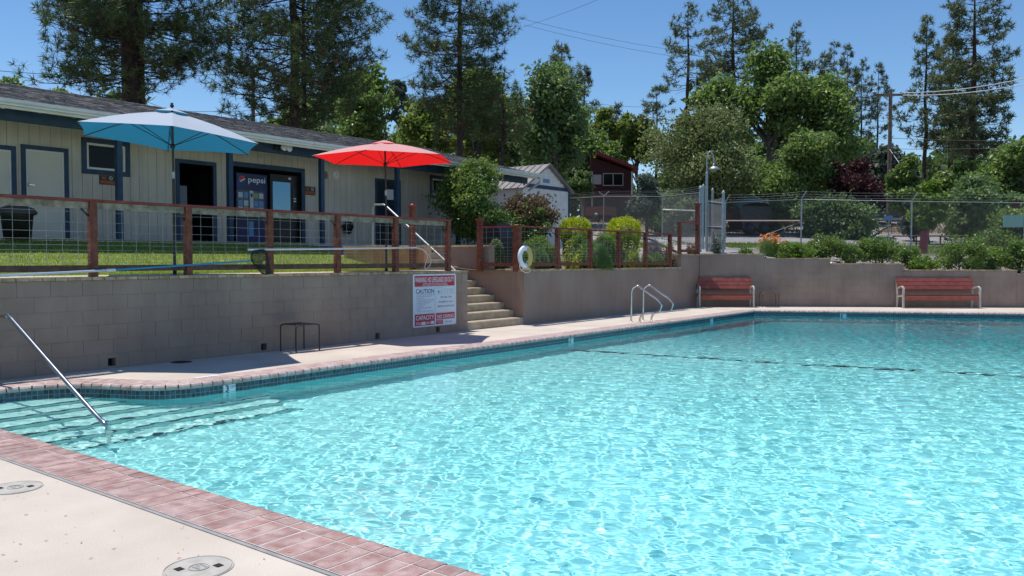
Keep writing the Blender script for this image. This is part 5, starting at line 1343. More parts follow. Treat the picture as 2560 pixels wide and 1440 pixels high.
gA = Vector((at_d(1175, 600, 24.4).x, at_d(1175, 600, 24.4).y, 0)); gA.z = Hs(gA.x, gA.y)
rose(1068, 1305, 405, gA, 23.6, 'big climbing rose bush at the building corner, yellowish top', 'rose', 22000, .05, 70, ('pink', 5, .07), base=.35)
rose(1110, 1260, 400, onground(1190, 23.9), 23.9, 'yellow-green new shoots rising from the climbing rose', 'bright', 1500, .045, 171, base=1.9, name='rose_shoots')
rose(1250, 1400, 468, onground(1330, 25.0), 25.0, 'reddish rose bush in front of the white shed', 'rosered', 6500, .05, 71, ('pink', 4, .05), base=.5)
rose(1262, 1380, 510, onground(1325, 24.6), 24.6, 'dark green rose bush under the reddish one', 'rose', 5000, .05, 72, base=.25)
def ball(x0, x1, yt, D, label, kmat, n, size, seed, name='round_shrub', inner='oakdark', zg=None, spiky=False, ball_=False):
    g = onground((x0+x1)/2, D); Rr = (x1-x0)/2/F*D; zt = ztop((x0+x1)/2, yt, D); h = (zt-g.z)
    t = thing(name, label, 'shrub', g)
    r = np.random.default_rng(seed); d = norm(r.normal(size=(n, 3))); d[:, 2] = np.abs(d[:, 2])*1.0 - .18*(r.random(n) < .5)
    bump = 1 + .05*np.sin(d[:, 0]*7+seed)+.05*np.sin(d[:, 1]*6+d[:, 2]*5)
    rr = (r.uniform(.80, 1.03, n)*bump)[:, None]
    if ball_:
        rz = min(Rr*.92, h*.5); d[:, 2] = norm(r.normal(size=(n, 3)))[:, 2]; d = norm(d); P = np.array([g.x, g.y, zt-rz]) + d*np.array([Rr, Rr, rz])*rr
        m_ = r.random(n) < .3; lo_ = d[m_]*np.array([.78, .78, .0]) ; P[m_] = np.stack([g.x+lo_[:, 0]*Rr, g.y+lo_[:, 1]*Rr, g.z + r.random(m_.sum())*(h-rz)], 1)
    else: P = np.array([g.x, g.y, g.z+h*.12]) + d*np.array([Rr, Rr, h*.88])*rr
    if spiky: V, Fc = tufts(P*1.0, d + np.array([0, 0, .5]), 2, size*2.2, size*.45, .35)
    else: V, Fc = leaves(P, size, .3)
    npobj('foliage', V, Fc, L[kmat], t)
    core = MB().lathe((g.x, g.y, g.z), [(.0, 0), (Rr*.5, 0), (Rr*.76, h*.25), (Rr*.74, h*.5), (Rr*.5, h*.74), (0, h*.82)], 16); core.build('core', M['soil'], t)
    st = MB(); 
    for k in range(5): a = k*1.26; st.tube([(g.x, g.y, g.z-.05), (g.x+math.cos(a)*Rr*.4, g.y+math.sin(a)*Rr*.4, g.z+h*.5)], .012, 5, False)
    st.build('stems', M['barkgrey'], t)
    return t
ball(1396, 1480, 540, 25.2, 'clipped round yellow-green shrub, left of the pair above the fence', 'yellowbush', 8000, .028, 80, ball_=True)
ball(1517, 1605, 540, 25.2, 'clipped round yellow-green shrub, right of the pair above the fence', 'yellowbush', 9000, .028, 81, ball_=True)
ball(1300, 1390, 590, 22.6, 'mid green round shrub behind the life ring', 'green', 7000, .026, 82)
ball(1328, 1372, 618, 20.6, 'small grey-green santolina next to the life ring', 'santolina', 4500, .02, 83, spiky=True)
ball(1432, 1528, 603, 21.8, 'soft mounded blue-green santolina behind the second fence panel', 'santolina', 10000, .022, 84, spiky=True)
ball(1478, 1550, 580, 24, 'dark leafy round shrub between the yellow pair', 'green', 6500, .028, 85)
ball(1222, 1262, 596, 20.5, 'dark green low shrub next to the covered barbecue', 'oakdark', 4000, .03, 86)
ball(1420, 1470, 585, 24.3, 'small leafy green shrub beneath the left yellow shrub', 'green', 4000, .028, 87)
ball(1605, 1660, 598, 25.5, 'purple flowering lavender mound near the pipe gate', 'lavender', 5000, .02, 88, spiky=True)
ball(1622, 1662, 632, 24.9, 'small grey-green clump at the end of the fence', 'santolina', 3000, .02, 89, spiky=True)
def sprigs(x0, x1, yt, D, label, kmat, n, seed, size=.03, nm='spiky_plant', stems=9):
    g = onground((x0+x1)/2, D); r = np.random.default_rng(seed); h = ztop((x0+x1)/2, yt, D)-g.z; Rr = (x1-x0)/2/F*D
    t = thing(nm, label, 'plant', g); st = MB(); P = []
    for k in range(stems):
        a = r.uniform(0, 6.28); l = h*r.uniform(.5, 1); q = Vector((g.x+math.cos(a)*Rr*r.random(), g.y+math.sin(a)*Rr*r.random(), g.z+l)); b = Vector((g.x+math.cos(a)*Rr*.2, g.y+math.sin(a)*Rr*.2, g.z-.03))
        st.tube([b, b.lerp(q, .5)+Vector((0,0,.05)), q], .006, 4, False)
        s = r.random(n//stems)[:, None]; P.append(np.array(b)*(1-s) + np.array(q)*s + r.normal(size=(n//stems, 3))*.035)
    st.build('stems', M['barkgrey'], t); V, Fc = leaves(np.concatenate(P), size); npobj('leaves', V, Fc, L[kmat], t); return t
sprigs(1402, 1432, 592, 21.0, 'thin yellow-green sprigs between the first two fence posts', 'yellowbush', 260, 90)
sprigs(1440, 1462, 612, 21.4, 'bright yellow-green upright sprigs left of the santolina mound', 'yellowbush', 260, 91)
sprigs(1552, 1612, 590, 23.6, 'spreading yellow-green plant behind the middle fence panel', 'yellowbush', 420, 92, stems=10)
sprigs(1400, 1455, 638, 21.2, 'low yellow ground plant behind the fence bottom board', 'yellowbush', 300, 93)
sprigs(1640, 1705, 610, 25.4, 'dried brown shrub at the fence end below the gate', 'dry', 1500, 94, .035, 'dry_shrub', 22)
sprigs(1700, 1760, 608, 26.6, 'dry reddish-brown shrub at the foot of the tall red post', 'dry', 1300, 95, .035, 'dry_shrub', 20)
sprigs(1770, 1815, 580, 27.2, 'grey-green wispy shrub against the gate mesh', 'juniper', 900, 96, .03, 'wispy_shrub', 16)
ball(1372, 1402, 612, 22.5, 'small leafy shrub between the life ring and the left yellow shrub', 'green', 2500, .025, 190)
ball(1560, 1600, 622, 23.9, 'low santolina tuft under the right yellow shrub', 'santolina', 2500, .02, 191, spiky=True)
ball(1600, 1632, 634, 24.2, 'small bright green tuft near the last fence post', 'green', 2000, .022, 192)
ball(1240, 1300, 600, 22.5, 'leafy green shrub under the reddish rose', 'green', 4000, .03, 193)
def wallplant(x0, x1, yt, v, label, kmat, n, size, seed, flowers=None, base=.02, nclump=34):
    ux = (x0+x1)/2; g = None
    for u in np.arange(0, 16, .05):
        p = farpt(u); q = Vector((p.x, p.y+v, 0)); 
        rel = q - Vector((0, 0, 0)); dpt = depth(q.x, q.y); xc = q.x*CT + q.y*ST
        if 1280 + F*xc/dpt >= ux: g = q; break
    g.z = Hs(g.x, g.y); D = depth(g.x, g.y)
    return rose(x0, x1, yt, g, D, label, kmat, n, size, seed, flowers, 'rose_bush', base, nclump=nclump, dk=.6)
wallplant(1945, 2015, 603, .8, 'low green groundcover rose at the first step of the end wall', 'green', 2600, .035, 100, base=.0)
wallplant(2012, 2125, 590, 1.0, 'leafy rose bush above the second level of the end wall', 'rose', 4600, .036, 101, base=.05)
wallplant(2135, 2265, 588, 1.0, 'large rose bush above the third level of the end wall', 'rose', 5600, .036, 102, ('pink', 2, .04), base=.05)
wallplant(2265, 2345, 640, .7, 'low bright green groundcover left of the right bench', 'green', 3600, .035, 103, base=.0)
wallplant(2335, 2465, 590, 1.0, 'large rose bush behind the right bench', 'rose', 5600, .036, 104, base=.05)
wallplant(2455, 2500, 640, 1.1, 'small dark shrub beside the orange poppies', 'oakdark', 1500, .035, 105, base=.0, nclump=16)
wallplant(2495, 2600, 600, 1.0, 'rose bush at the right edge above the end wall', 'rose', 4500, .04, 106, base=.05)
wallplant(1830, 1890, 612, .8, 'sparse sprigs of rose above the highest level of the end wall', 'rose', 700, .035, 107, base=.0, nclump=18)
wallplant(1965, 2050, 618, .55, 'low leafy growth trailing at the first drop of the end wall', 'green', 1800, .032, 120, base=.0, nclump=26)
wallplant(2095, 2160, 622, .7, 'low green growth filling the gap between the two larger rose bushes', 'rose', 1800, .034, 121, base=.0, nclump=26)
wallplant(2235, 2300, 618, 1.4, 'small leafy bush behind the bright groundcover', 'rose', 2000, .036, 122, base=.0, nclump=26)
wallplant(2420, 2520, 612, 1.8, 'leafy bush standing behind the orange poppies', 'green', 2600, .04, 123, base=.0, nclump=30)
wallplant(1895, 1990, 600, 1.8, 'loose green bush behind the big poppy clump', 'rose', 1800, .036, 124, base=.0, nclump=26)
def poppies(x0, x1, yt, yb, D, n, label, seed):
    g = onground((x0+x1)/2, D); r = np.random.default_rng(seed); Rr = (x1-x0)/2/F*D; zt = ztop((x0+x1)/2, yt, D); h = zt-g.z
    t = thing('poppy_clump', label, 'flowers', g)
    P = np.stack([g.x+r.normal(size=2600)*Rr*.32, g.y+r.normal(size=2600)*Rr*.32, g.z+r.random(2600)*h*.72], 1)
    V, Fc = tufts(P, np.tile([0, 0, 1.], (2600, 1)), 1, .09, .008, .5); npobj('leaves', V, Fc, L['santolina'], t)
    Q = np.stack([g.x+r.uniform(-1, 1, n)*Rr, g.y+r.uniform(-1, 1, n)*Rr*.7, g.z+h*(.72+.3*r.random(n))], 1)
    Q[:, 2] -= h*.30*((Q[:, 0]-g.x)**2+(Q[:, 1]-g.y)**2)/Rr**2
    ss = MB()
    for q in Q: ss.tube([(g.x+(q[0]-g.x)*.3, g.y+(q[1]-g.y)*.3, g.z), tuple(q)], .003, 3, False)
    ss.build('stems', L['santolina'], t)
    V, Fc = leaves(np.repeat(Q, 5, 0)+r.normal(size=(n*5, 3))*.012, .035, .8, .9); npobj('flower', V, Fc, L['poppy'], t)
poppies(1886, 1962, 582, 632, 27.4, 46, 'clump of orange poppies on the highest level of the end wall', 110)
poppies(2462, 2512, 628, 665, 27.9, 14, 'few orange poppies right of the right bench', 111)
poppies(1626, 1650, 622, 640, 25.2, 5, 'single small clump of orange poppies by the fence end', 112)

# lawn blades
n = 50000; gx = rng.uniform(-16.3, -11.8, n); gy = rng.uniform(3, 13, n)
P = np.stack([gx, gy, H(gx, gy)+.002], 1); V, Fc = tufts(P, np.tile([0, 0, 1.], (n, 1)), 1, .05, .009, .45)
o = npobj('grass', V, Fc, L['grass']); o['kind'] = 'stuff'
# weeds on the verge behind the fence
n = 16000; cpx = rng.uniform(1380, 2700, n); cD = rng.uniform(34.5, 36.5, n) + (cpx > 2000)*rng.uniform(-5, 1, n)
Xc = (cpx-1280)/F*cD; gx = Xc*CT - cD*ST; gy = Xc*ST + cD*CT
P = np.stack([gx, gy, H(gx, gy)+.002], 1); V, Fc = tufts(P, np.tile([0, 0, 1.], (n, 1)), 1, .16, .02, .5)
o = npobj('weeds', V, Fc, L['green']); o['kind'] = 'stuff'
n = 15000; cpx = rng.uniform(1380, 2700, n); cD = rng.uniform(44, 58, n)
Xc = (cpx-1280)/F*cD; gx = Xc*CT - cD*ST; gy = Xc*ST + cD*CT
P = np.stack([gx, gy, H(gx, gy)+.002], 1); V, Fc = tufts(P, np.tile([0, 0, 1.], (n, 1)), 1, .2, .04, .6)
o = npobj('dry_grass', V, Fc, L['dry']); o['kind'] = 'stuff'
# gravel stones in the bed behind the end wall
n = 5200; uu = rng.uniform(0, 13, n); vv = rng.uniform(.3, 6, n); X_ = WC.x+uu*fd.x; Y_ = WC.y+uu*fd.y+vv
P = np.stack([X_, Y_, H(X_, Y_)+.01], 1); V, Fc = leaves(P, .028, 2.5, .9); o = npobj('gravel', V, Fc, M['rockm']); o['kind'] = 'stuff'

# ------------------------------------------------------------------ chain-link fence
cl = thing('chain_link_fence', 'galvanised chain-link fence with barbed wire behind the garden beds', 'fence', onground(2002, 31))
def clpost(px, ytop, ybase_D, root=cl, r=.03, arm=True, cap=False):
    g = onground(px, ybase_D); zt = ztop(px, ytop, ybase_D)
    MB().tube([(g.x, g.y, g.z-.1), (g.x, g.y, zt)], r, 8).build('post', M['galv'], root); return g, zt
FPS = [(1290, 508, 45), (1400, 508, 45.5), (1511, 508, 46), (1657, 508, 38), (1752, 500, 31.5), (2002, 496, 31), (2277, 500, 29.5), (2600, 500, 29)]
FPS = [(1290, 500, 48), (1400, 496, 46), (1509, 490, 43), (1655, 490, 38.5), (1750, 480, 33.2)]
FPR = [(1812, 505, 32.2), (2002, 497, 30.5), (2277, 502, 29.0), (2600, 506, 28)]
barb = MB(); wires_ = MB()
for fl in (FPS, FPR):
    tops = []
    for k, (px, yt, D) in enumerate(fl):
        g, zt = clpost(px, yt, D); tops.append((g, zt))
        if fl is FPS and k == len(fl)-1: continue
        MB().tube([(g.x, g.y, zt), (g.x+.20, g.y-.04, zt+.28)] if fl is FPR else [(g.x, g.y, zt), (g.x+.26, g.y+.1, zt+.24)], .02, 6).build('barb_arm', M['galv'], cl)
        if fl is FPS: MB().tube([(g.x, g.y, zt), (g.x-.26, g.y-.1, zt+.24)], .02, 6).build('barb_arm', M['galv'], cl)
    for (a, za), (b, zb2) in zip(tops[:-1], tops[1:]):
        n = int((b-a).length/.085); hgt = min(za-a.z, zb2-b.z) ; kk = int(hgt/.085)
        def Q(i, z, a=a, b=b, n=n, za=za, zb2=zb2):
            s = i/n; p = a.lerp(b, s); return Vector((p.x, p.y, za + (zb2-za)*s - hgt + z))
        for i in range(-kk, n):
            for sg_ in (1, -1):
                i0, i1 = (i, i+kk) if sg_ > 0 else (i+kk, i); z0_, z1_ = 0., hgt
                A_, B_ = (i0, z0_), (i1, z1_)
                if A_[0] > B_[0]: A_, B_ = B_, A_
                def clip(A_, B_, lim, hi):
                    (xa, zaa), (xb2, zbb) = A_, B_
                    if hi: 
                        if xb2 > lim: f = (lim-xa)/(xb2-xa); return (xa, zaa), (lim, zaa+(zbb-zaa)*f)
                    elif xa < lim: f = (lim-xa)/(xb2-xa); return (lim, zaa+(zbb-zaa)*f), (xb2, zbb)
                    return A_, B_
                if A_[0] >= n or B_[0] <= 0: continue
                A_, B_ = clip(A_, B_, n, True); A_, B_ = clip(A_, B_, 0, False)
                wires_.tube([Q(*A_), Q(*B_)], .0027, 3, False)
        MB().tube([Q(0, hgt-.02), Q(n, hgt-.02)], .012, 6).build('top_rail', M['galv'], cl)
        for k in range(3):
            o_ = .08+.07*k; w_ = [Q(s*n, hgt+.08+.09*k) + Vector((o_*.7, -.1*o_ if fl is FPR else o_*.4, -.03*math.sin(math.pi*s))) for s in np.linspace(0, 1, 5)]
            barb.tube(w_, .0045, 3, False)
barb.build('barbed_wire', M['galv'], cl); wires_.build('wire_mesh', M['linkwire'], cl)['kind'] = 'stuff'
MB().tube([at_d(1658, 524, 38.3), at_d(1742, 527, 34)], .03, 8).build('brace_rail', M['whitepaint'], cl)
MB().tube([at_d(1815, 552, 32), at_d(2000, 552, 30.4)], .026, 8).build('brace_rail', mat('rustrail', (.35,.25,.22), .6), cl)
MB().tube([at_d(2000, 556, 30.4), at_d(1905, 590, 31.1)], .008, 6).build('truss_rod', M['galv'], cl)
# pipe gate posts
for k, (px, yt, D, rr) in enumerate(((1750, 470, 31.0, .055), (1757, 466, 32.5, .045), (1764, 470, 32.6, .035), (1780, 476, 31.4, .04), (1807, 482, 29.6, .05))):
    g = onground(px, D); zt = ztop(px, yt, D)
    t = thing('gate_pipe_post', ('thick galvanised gate post with a domed cap, leftmost of the cluster', 'gate post standing second from the left in the cluster', 'thin gate post beside the shower pipe', 'mid-height gate post with a ball cap at the mesh gate', 'galvanised gate post at the right end of the mesh gate')[k], 'post', g, 'galvanised posts of the pool gate')
    MB().tube([(g.x, g.y, g.z-.1), (g.x, g.y, zt)], rr, 10).build('pipe', M['galvpaint'], t)
    MB().lathe((g.x, g.y, zt), [(rr*1.25,-.03),(rr*1.25,.0),(rr*.9,.05),(rr*.4,.09),(0,.10)], 12).build('cap', M['galvpaint'], t)
ga_, gb_ = onground(1766, 31.5), onground(1806, 29.8); gt_ = thing('pool_gate', 'chain-link gate standing open edge-on between the pipe posts', 'gate', ga_)
za = ztop(1766, 503, 31.5); zb2 = ztop(1806, 508, 29.8); gz0 = ga_.z+.08
fr = MB(); 
for p, q in (((ga_.x,ga_.y,gz0),(ga_.x,ga_.y,za)), ((gb_.x,gb_.y,gz0),(gb_.x,gb_.y,zb2)), ((ga_.x,ga_.y,za),(gb_.x,gb_.y,zb2)), ((ga_.x,ga_.y,gz0),(gb_.x,gb_.y,gz0)), ((ga_.x,ga_.y,(gz0+za)/2),(gb_.x,gb_.y,(gz0+zb2)/2))): fr.tube([p, q], .02, 6)
fr.build('frame', M['galv'], gt_)
gm = MB(); hg = za-gz0; n = 16
for i in range(-18, n):
    for s in (1, -1):
        for j in range(18):
            pass
for i in range(-34, 34):
    for s in (1, -1):
        P0 = []; 
        for tt in np.linspace(0, 1, 3): P0.append((i/17*.5+tt*s*.5*2 if s > 0 else i/17*.5+1-tt, tt))
        pa = [(u, v) for u, v in P0]
        (ua, va), (ub, vb) = pa[0], pa[-1]
        if ub == ua: continue
        if ua > ub: ua, va, ub, vb = ub, vb, ua, va
        if ua >= 1 or ub <= 0: continue
        if ua < 0: va += (vb-va)*(0-ua)/(ub-ua); ua = 0
        if ub > 1: vb = va+(vb-va)*(1-ua)/(ub-ua); ub = 1
        f = lambda u, v: Vector((ga_.x+(gb_.x-ga_.x)*u, ga_.y+(gb_.y-ga_.y)*u, gz0+v*hg))
        gm.tube([f(ua, va), f(ub, vb)], .0045, 3, False)
gm.build('wire_mesh', M['linkwire'], gt_)
# outdoor shower / gooseneck pipe lamp
D = 31.2; g = onground(1767, D); t = thing('gooseneck_lamp', 'grey gooseneck lamp with a bell shade by the pool gate', 'lamp post', g)
MB().tube([(g.x, g.y, g.z-.1), at_d(1767, 432, D)], .045, 12).build('post', M['galvpaint'], t)
gn = [at_d(a, b, D) for a, b in ((1767, 434), (1767, 415), (1767.5, 396), (1771, 383), (1776, 379), (1781, 384), (1784, 396), (1785, 408))]
MB().tube(bez(gn, 4), .026, 10).build('gooseneck', M['galv'], t)
MB().lathe(at_d(1767, 433, D), [(.045,-.03),(.055,0),(.045,.03),(.03,.04)], 12).build('collar', M['galvpaint'], t)
s = at_d(1785, 424, D)
MB().lathe(s, [(.0,.23),(.035,.23),(.05,.17),(.07,.13),(.16,.075),(.205,.03),(.21,.0),(.19,.0),(.15,.05),(.0,.08)], 28).build('lamp_shade', M['galv'], t)

# ------------------------------------------------------------------ utility poles and wires
def upole(px, yt, D, r, label, arm=None):
    g = onground(px, D); zt = ztop(px, yt, D); t = thing('utility_pole', label, 'utility pole', g)
    MB().tube([(g.x, g.y, g.z-.3), (g.x, g.y, zt)], [r, r*.72], 10).build('pole', M['pole'], t)
    if arm:
        a, b = at_d(arm[0], arm[2], D), at_d(arm[1], arm[2], D); MB().bar(a, b, .10, .12).build('crossarm', M['pole'], t)
        for k in (0, .08, .92, 1):
            q = a.lerp(b, k); MB().lathe((q.x, q.y, q.z+.05), [(.02,0),(.02,.06),(.055,.08),(.055,.13),(.02,.16),(0,.17)], 8).build('insulator', M['galv'], t)
        MB().bar(a.lerp(b, .25), at_d(px, arm[2]+14, D), .03, .03).bar(a.lerp(b, .75), at_d(px, arm[2]+14, D), .03, .03).build('brace', M['galv'], t)
    return t
upole(2220, 224, 50, .14, 'brown utility pole with a crossarm right of the thin far pines', (2184, 2258, 237))
upole(637, 166, 46, .13, 'plain leaning utility pole between the two biggest pines')
def wire(label, pts, r=.012, sag=.3, m='black', group=None):
    P = [at_d(a, b, D) for a, b, D in pts]; out = []
    for p, q in zip(P[:-1], P[1:]):
        for s in np.linspace(0, 1, 9)[:-1]: v = p.lerp(q, s); v.z -= sag*4*s*(1-s); out.append(v)
    out.append(P[-1]); t = MB().tube(out, r, 5).build('overhead_wire', M[m], origin=P[0]); tag(t, label, 'wire', group)
wire('pale upper wire running right from the utility pole crossarm', [(2256, 232, 50), (2640, 178, 38)], .022, .25, 'gutter')
wire('pale lower wire running right from the utility pole crossarm', [(2256, 238, 50), (2640, 195, 38)], .022, .25, 'gutter')
wire('dark wire crossing the sky at the left above the roof', [(-80, 170, 36), (637, 178, 46)], .014, .35)
wire('dark wire low over the roof ridge behind the blue umbrella', [(345, 272, 40), (637, 276, 46)], .012, .1)
wire('thin wire slanting up from the right pine tops at the centre', [(1300, 70, 60), (1540, -20, 50)], .010, .1)
wire('upper thin wire descending right from the centre pines', [(1310, 48, 60), (1720, 130, 70)], .010, .2)
wire('lower thin wire descending right from the centre pines', [(1310, 62, 60), (1720, 146, 70)], .010, .2)
wire('thin wire in the gap above the red house', [(1480, 258, 70), (1650, 268, 70)], .012, .1)
wire('upper dark wire right of the utility pole', [(2222, 345, 50), (2700, 350, 44)], .014, .1)
wire('lower dark wire right of the utility pole', [(2222, 372, 50), (2700, 362, 44)], .014, .1)
wire('white guy wire slanting to the ground right of the fence post', [(2222, 370, 50), (2382, 604, 44)], .016, .0, 'gutter')
wire('thin rising wire left of the slender pines', [(985, 205, 60), (1070, 165, 58)], .010, .05)

# ------------------------------------------------------------------ red house on the rise
D = 60
def hp(px, py, dD=0): return at_d(px, py, D+dD)
hs = thing('red_house', 'dark red house with a sloping red roof among the trees', 'house', onground(1530, D))
a, b = hp(1476, 490), hp(1582, 490); ux = (b-a); ux.z = 0; wd = ux.length; ux.normalize(); uy = Vector((-ux.y, ux.x, 0))
zA = ztop(1487, 392, D); zB = ztop(1580, 424, D); zf = ztop(1500, 488, D)
q = [Vector((a.x,a.y,zf)), Vector((b.x,b.y,zf)), Vector((b.x,b.y,zB-.1)), Vector((a.x,a.y,zA-.0))]
MB().prism(q, uy*5).build('wall', M['housered'], hs)
n = 16
hw = [c for c in hs.children][0]
for k in range(n):
    s0, s1 = k/n+.006, (k+1)/n-.006; p, r_ = a.lerp(b, s0), a.lerp(b, s1); zt_ = zA + (zB-zA)*s1 - .12
    MB().prism([Vector((p.x,p.y,zf)), Vector((r_.x,r_.y,zf)), Vector((r_.x,r_.y,zt_)), Vector((p.x,p.y,zt_))], tuple(-uy*.03)).build('siding_board', M['housered'], hw)
e0, e1 = hp(1489, 389), hp(1592, 428)
MB().prism([e0-uy*.8, e1-uy*.8, e1-uy*.8+Vector((0,0,.22)), e0-uy*.8+Vector((0,0,.22))], tuple(uy*6)).build('roof', M['roofred'], hs)
w0, w1 = hp(1507, 465), hp(1558, 433)
wn1 = MB()
def rect(mb, p, q, z0, z1, off, t=.05): mb.prism([Vector((p.x,p.y,z0))-uy*off, Vector((q.x,q.y,z0))-uy*off, Vector((q.x,q.y,z1))-uy*off, Vector((p.x,p.y,z1))-uy*off], tuple(-uy*t)); return mb
P0, P1 = Vector((w0.x,w0.y,0)), Vector((w1.x,w1.y,0)); dx = (P1-P0)
f = MB(); rect(f, P0, P1, w0.z, w0.z+.06, .035); rect(f, P0, P1, w1.z-.06, w1.z, .035); rect(f, P0, P0+dx*.035, w0.z+.06, w1.z-.06, .035); rect(f, P1-dx*.035, P1, w0.z+.06, w1.z-.06, .035); rect(f, P0+dx*.48, P0+dx*.52, w0.z+.06, w1.z-.06, .035)
fw_ = f.build('window', M['curtain'], hs); rect(MB(), P0+dx*.036, P1-dx*.036, w0.z+.061, w1.z-.061, .035, .01).build('pane', M['glass'], fw_)
l0, l1 = hp(1483, 461), hp(1503, 437); rect(MB(), l0, l1, l0.z, l1.z, .035, .04).build('lattice_panel', M['curtain'], hs)
d0, d1 = hp(1462, 497, -1.5), hp(1590, 497, -1.5); MB().prism([Vector((d0.x,d0.y,zf-.25)), Vector((d1.x,d1.y,zf-.25)), Vector((d1.x,d1.y,zf-.08)), Vector((d0.x,d0.y,zf-.08))], tuple(uy*1.6)).build('porch_deck', mat('porchm', (.22,.10,.09), .8), hs)
for px in (1480, 1484+96): p = hp(px, 490, -1.4); MB().tube([(p.x,p.y,Hs(p.x,p.y)-.1),(p.x,p.y,ztop(px, 434, D))], .06, 6).build('porch_post', M['curtain'], hs)
s0, s1 = hp(1462, 540), hp(1592, 540); MB().prism([Vector((s0.x,s0.y,Hs(s0.x,s0.y)-.5)), Vector((s1.x,s1.y,Hs(s1.x,s1.y)-.5)), Vector((s1.x,s1.y,zf-.02)), Vector((s0.x,s0.y,zf-.02))], tuple(uy*4.5)).build('base', mat('baseg', (.06,.055,.06), .8), hs)
# crates and clutter under the porch
c = onground(1510, 54); t = thing('wood_trailer', 'low rust-red utility trailer parked below the red house', 'trailer', c)
MB().box(c.x-1, c.x+.5, c.y-.7, c.y+.7, c.z+.5, c.z+1.05).build('bed', mat('trred', (.16,.06,.045), .8), t)
for s in (-.7, .7): MB().lathe((c.x-.2, c.y+s, c.z+.32), [(0,-.09),(.32,-.09),(.32,.09),(0,.09)], 16, 'y').build('wheel', M['black'], t)
# rocks
for k, (px, yt, D_, r, lab) in enumerate(((1702, 556, 46, .75, 'large pale boulder stack by the road, lowest rock'), (1700, 540, 46.6, .5, 'rounded brown rock on top of the boulder stack'), (1738, 560, 46, .5, 'small dark rock right of the boulder stack'), (1684, 566, 45.5, .5, 'pale flat rock left of the boulder stack'))):
    c = onground(px, D_); zt = ztop(px, yt-8, D_); t = rng.normal(size=(1, 3))
    m = bmv = None
    vs = []; n1, n2 = 14, 9; rr = np.random.default_rng(k)
    ph = rr.uniform(0, 6, 4)
    hgt = max(.3, zt-c.z)
    for i in range(n2+1):
        th = math.pi*i/n2
        for j in range(n1):
            a = 2*math.pi*j/n1; d = 1+.16*math.sin(3*a+ph[0])*math.sin(th*2+ph[1])+.1*math.sin(5*a+ph[2]+4*th)+rr.uniform(-.05, .05)
            vs.append((c.x+r*d*math.sin(th)*math.cos(a), c.y+r*d*math.sin(th)*math.sin(a), c.z+hgt*.42+hgt*.58*d*math.cos(th)))
    o = MB().add(vs, [(i*n1+j, i*n1+(j+1) % n1, (i+1)*n1+(j+1) % n1, (i+1)*n1+j) for i in range(n2) for j in range(n1)]).build('rock', M['rockm'], origin=c); tag(o, lab, 'rock')
# covered boat
c = onground(1873, 43); t = thing('covered_boat', 'boat under a grey-green tarp parked behind the fence', 'boat', c)
zt = ztop(1873, 491, 43); a, b = at_d(1828, 520, 43), at_d(1915, 520, 43); m = a.lerp(b, .5); du = (b-a).normalized(); dn = Vector((-du.y, du.x, 0)); L2 = (b-a).length/2
sec = [(-1,.45),(-.8,.8),(-.45,.96),(0,1.0),(.45,.94),(.85,.72),(1,.4)]; V_ = []; zl = zt-.95
for o_, sc_ in ((-1.6,.55),(-1.1,.9),(0,1.),(1.1,.9),(1.6,.55)):
    for u, h in sec: V_.append(m + du*u*L2 + dn*o_ + Vector((0,0,zl-m.z+.95*h*sc_)))
k_ = len(sec); MB().add(V_, [(i*k_+j, i*k_+j+1, (i+1)*k_+j+1, (i+1)*k_+j) for i in range(4) for j in range(k_-1)], True).build('tarp', mat('tarp', (.10,.17,.15), .7), t)
MB().prism([m+du*L2*.95-dn*1.3+Vector((0,0,zl+.35-m.z)), m+du*L2*.7-dn*1.3+Vector((0,0,c.z+.3-m.z)), m-du*L2*.7-dn*1.3+Vector((0,0,c.z+.3-m.z)), m-du*L2*.95-dn*1.3+Vector((0,0,zl+.35-m.z))], tuple(dn*2.6)).build('hull', M['blackmetal'], t)
for u in (-.4, .4): p = m+du*u*L2-dn*1.35; MB().lathe((p.x, p.y, c.z+.3), [(0,-.08),(.3,-.08),(.3,.08),(0,.08)], 14, 'y').build('wheel', M['black'], t)
# parked pickup seen through the fence
D = 50; c = onground(2216, D); t = thing('parked_pickup', 'dark pickup seen from behind through the chain-link fence', 'pickup', c)
a, b = at_d(2196, 580, D), at_d(2240, 580, D); u = (b-a); u.z = 0; wd = 1.8; u.normalize(); nn_ = Vector((-u.y, u.x, 0))
def pb(x0, x1, y0, y1, z0, z1, nm, m): q = [c+u*x0+nn_*y0, c+u*x1+nn_*y0, c+u*x1+nn_*y1, c+u*x0+nn_*y1]; return MB().prism([Vector((p.x,p.y,c.z+z0)) for p in q], (0,0,z1-z0)).build(nm, m, t)
dk2 = mat('truckdark', (.02,.025,.03), .3)
pb(-.9, .9, 0, 4.6, .45, 1.05, 'body', dk2); pb(-.78, .78, 1.6, 3.4, 1.052, 1.72, 'cab', dk2); pb(-.68, .68, 1.585, 1.599, 1.15, 1.62, 'rear_window', M['glass'])
pb(-.86, .86, -.1, -.002, .38, .52, 'bumper', M['galv']); pb(-.78, .78, -.02, -.002, .62, 1.0, 'tailgate', mat('tgate', (.05,.06,.07), .3))
for s in (-1, 1): pb(s*.8-.07, s*.8+.07, -.025, -.003, .7, .95, 'tail_light', M['signred'])
for s in (-.8, .8):
    for q in (.8, 3.8): p = c+u*s+nn_*q; MB().lathe((0,0,0), [(0,-.12),(.36,-.12),(.36,.12),(0,.12)], 18, 'x').build('wheel', M['black'], t).matrix_basis = Matrix.Translation(Vector((p.x,p.y,c.z+.36))-ORG[t.name]) @ Matrix.Rotation(math.atan2(u.y, u.x), 4, 'Z')
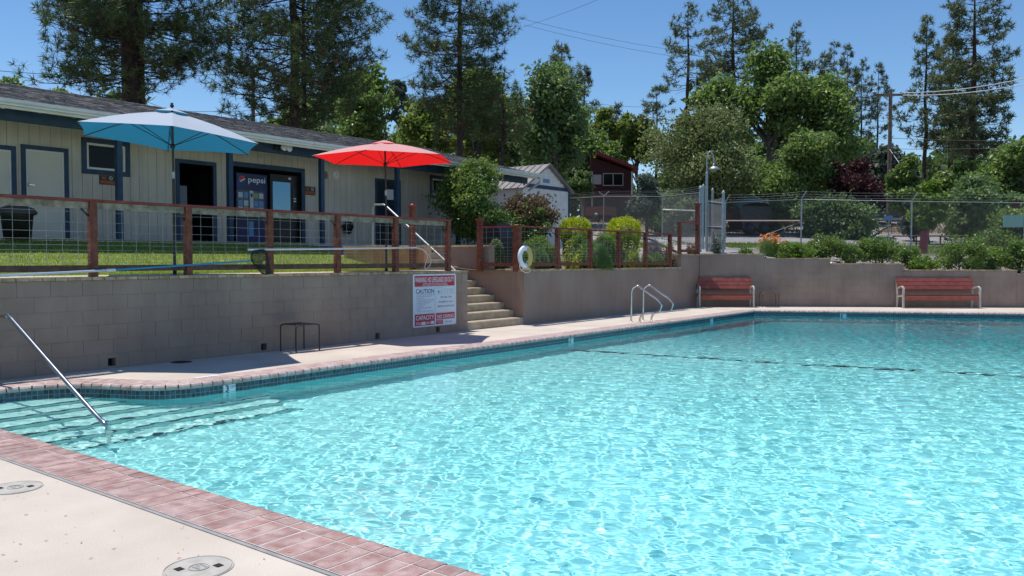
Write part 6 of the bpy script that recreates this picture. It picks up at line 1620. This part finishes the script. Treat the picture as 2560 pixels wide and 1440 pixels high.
# signs, bollard and rail at the right
c = onground(2553, 31); t = thing('teal_sign', 'blank pale teal board on a grey post at the right edge', 'sign', c)
a, b = at_d(2508, 568, 31), at_d(2559, 538, 31); dd = Vector((b.x-a.x, b.y-a.y, 0)); nv = Vector((-dd.y, dd.x, 0)).normalized()
MB().prism([Vector((a.x,a.y,a.z)), Vector((b.x,b.y,a.z)), Vector((b.x,b.y,b.z)), Vector((a.x,a.y,b.z))], tuple(nv*.02)).build('board', M['teal'], t)
MB().bar((c.x+.1, c.y+.1, c.z-.1), (c.x+.1, c.y+.1, ztop(2553, 512, 31)), .1, .1).build('post', M['galvpaint'], t)
p = at_d(2542, 514, 31); MB().box(p.x-.14, p.x+.1, p.y-.08, p.y+.08, p.z-.1, p.z+.08).build('box', M['housered'], t)
c = onground(2307, 31.5); t = thing('red_bollard', 'leaning dull red wooden stub post behind the fence', 'post', c)
zt = ztop(2307, 580, 31.5); MB().prism([(c.x-.12,c.y-.12,c.z-.1),(c.x+.12,c.y-.12,c.z-.1),(c.x+.17,c.y-.12,zt),(c.x-.08,c.y-.12,zt)], (0,.24,0)).build('stub', mat('stubred', (.22,.05,.06), .7), t)
MB().box(c.x-.09, c.x+.18, c.y-.13, c.y+.13, zt+.001, zt+.04).build('cap', M['redpaint'], t)
rl = thing('low_rail', 'low brown pipe rail along the verge at the right', 'rail', onground(2330, 34))
pts = [onground(px, 34.5) for px in (2232, 2290, 2350, 2420)]
MB().tube([p+Vector((0,0,.5)) for p in pts], .03, 6).build('bar', M['brownwood'], rl)
for p in pts: MB().tube([p, p+Vector((0,0,.5))], .035, 6).build('post', M['brownwood'], rl)
c = onground(2395, 37); t = thing('white_basin', 'small white object lying by the guy wire', 'basin', c)
MB().lathe((c.x, c.y, c.z), [(.2,0),(.26,.2),(.32,.24),(.3,.25),(.2,.1),(0,.1)], 14).build('bowl', M['whitepaint'], t)
c = onground(2219, 36); t = thing('road_sign', 'small blue sign beside the utility pole', 'sign', c); p = at_d(2222, 545, 36)
MB().box(p.x-.17, p.x+.17, p.y-.02, p.y+.02, p.z-.1, p.z+.1).build('board', mat('blues', (.1,.22,.4), .5), t); MB().tube([(p.x, p.y+.03, c.z-.1), (p.x, p.y+.03, p.z)], .025, 6).build('post', M['galv'], t)
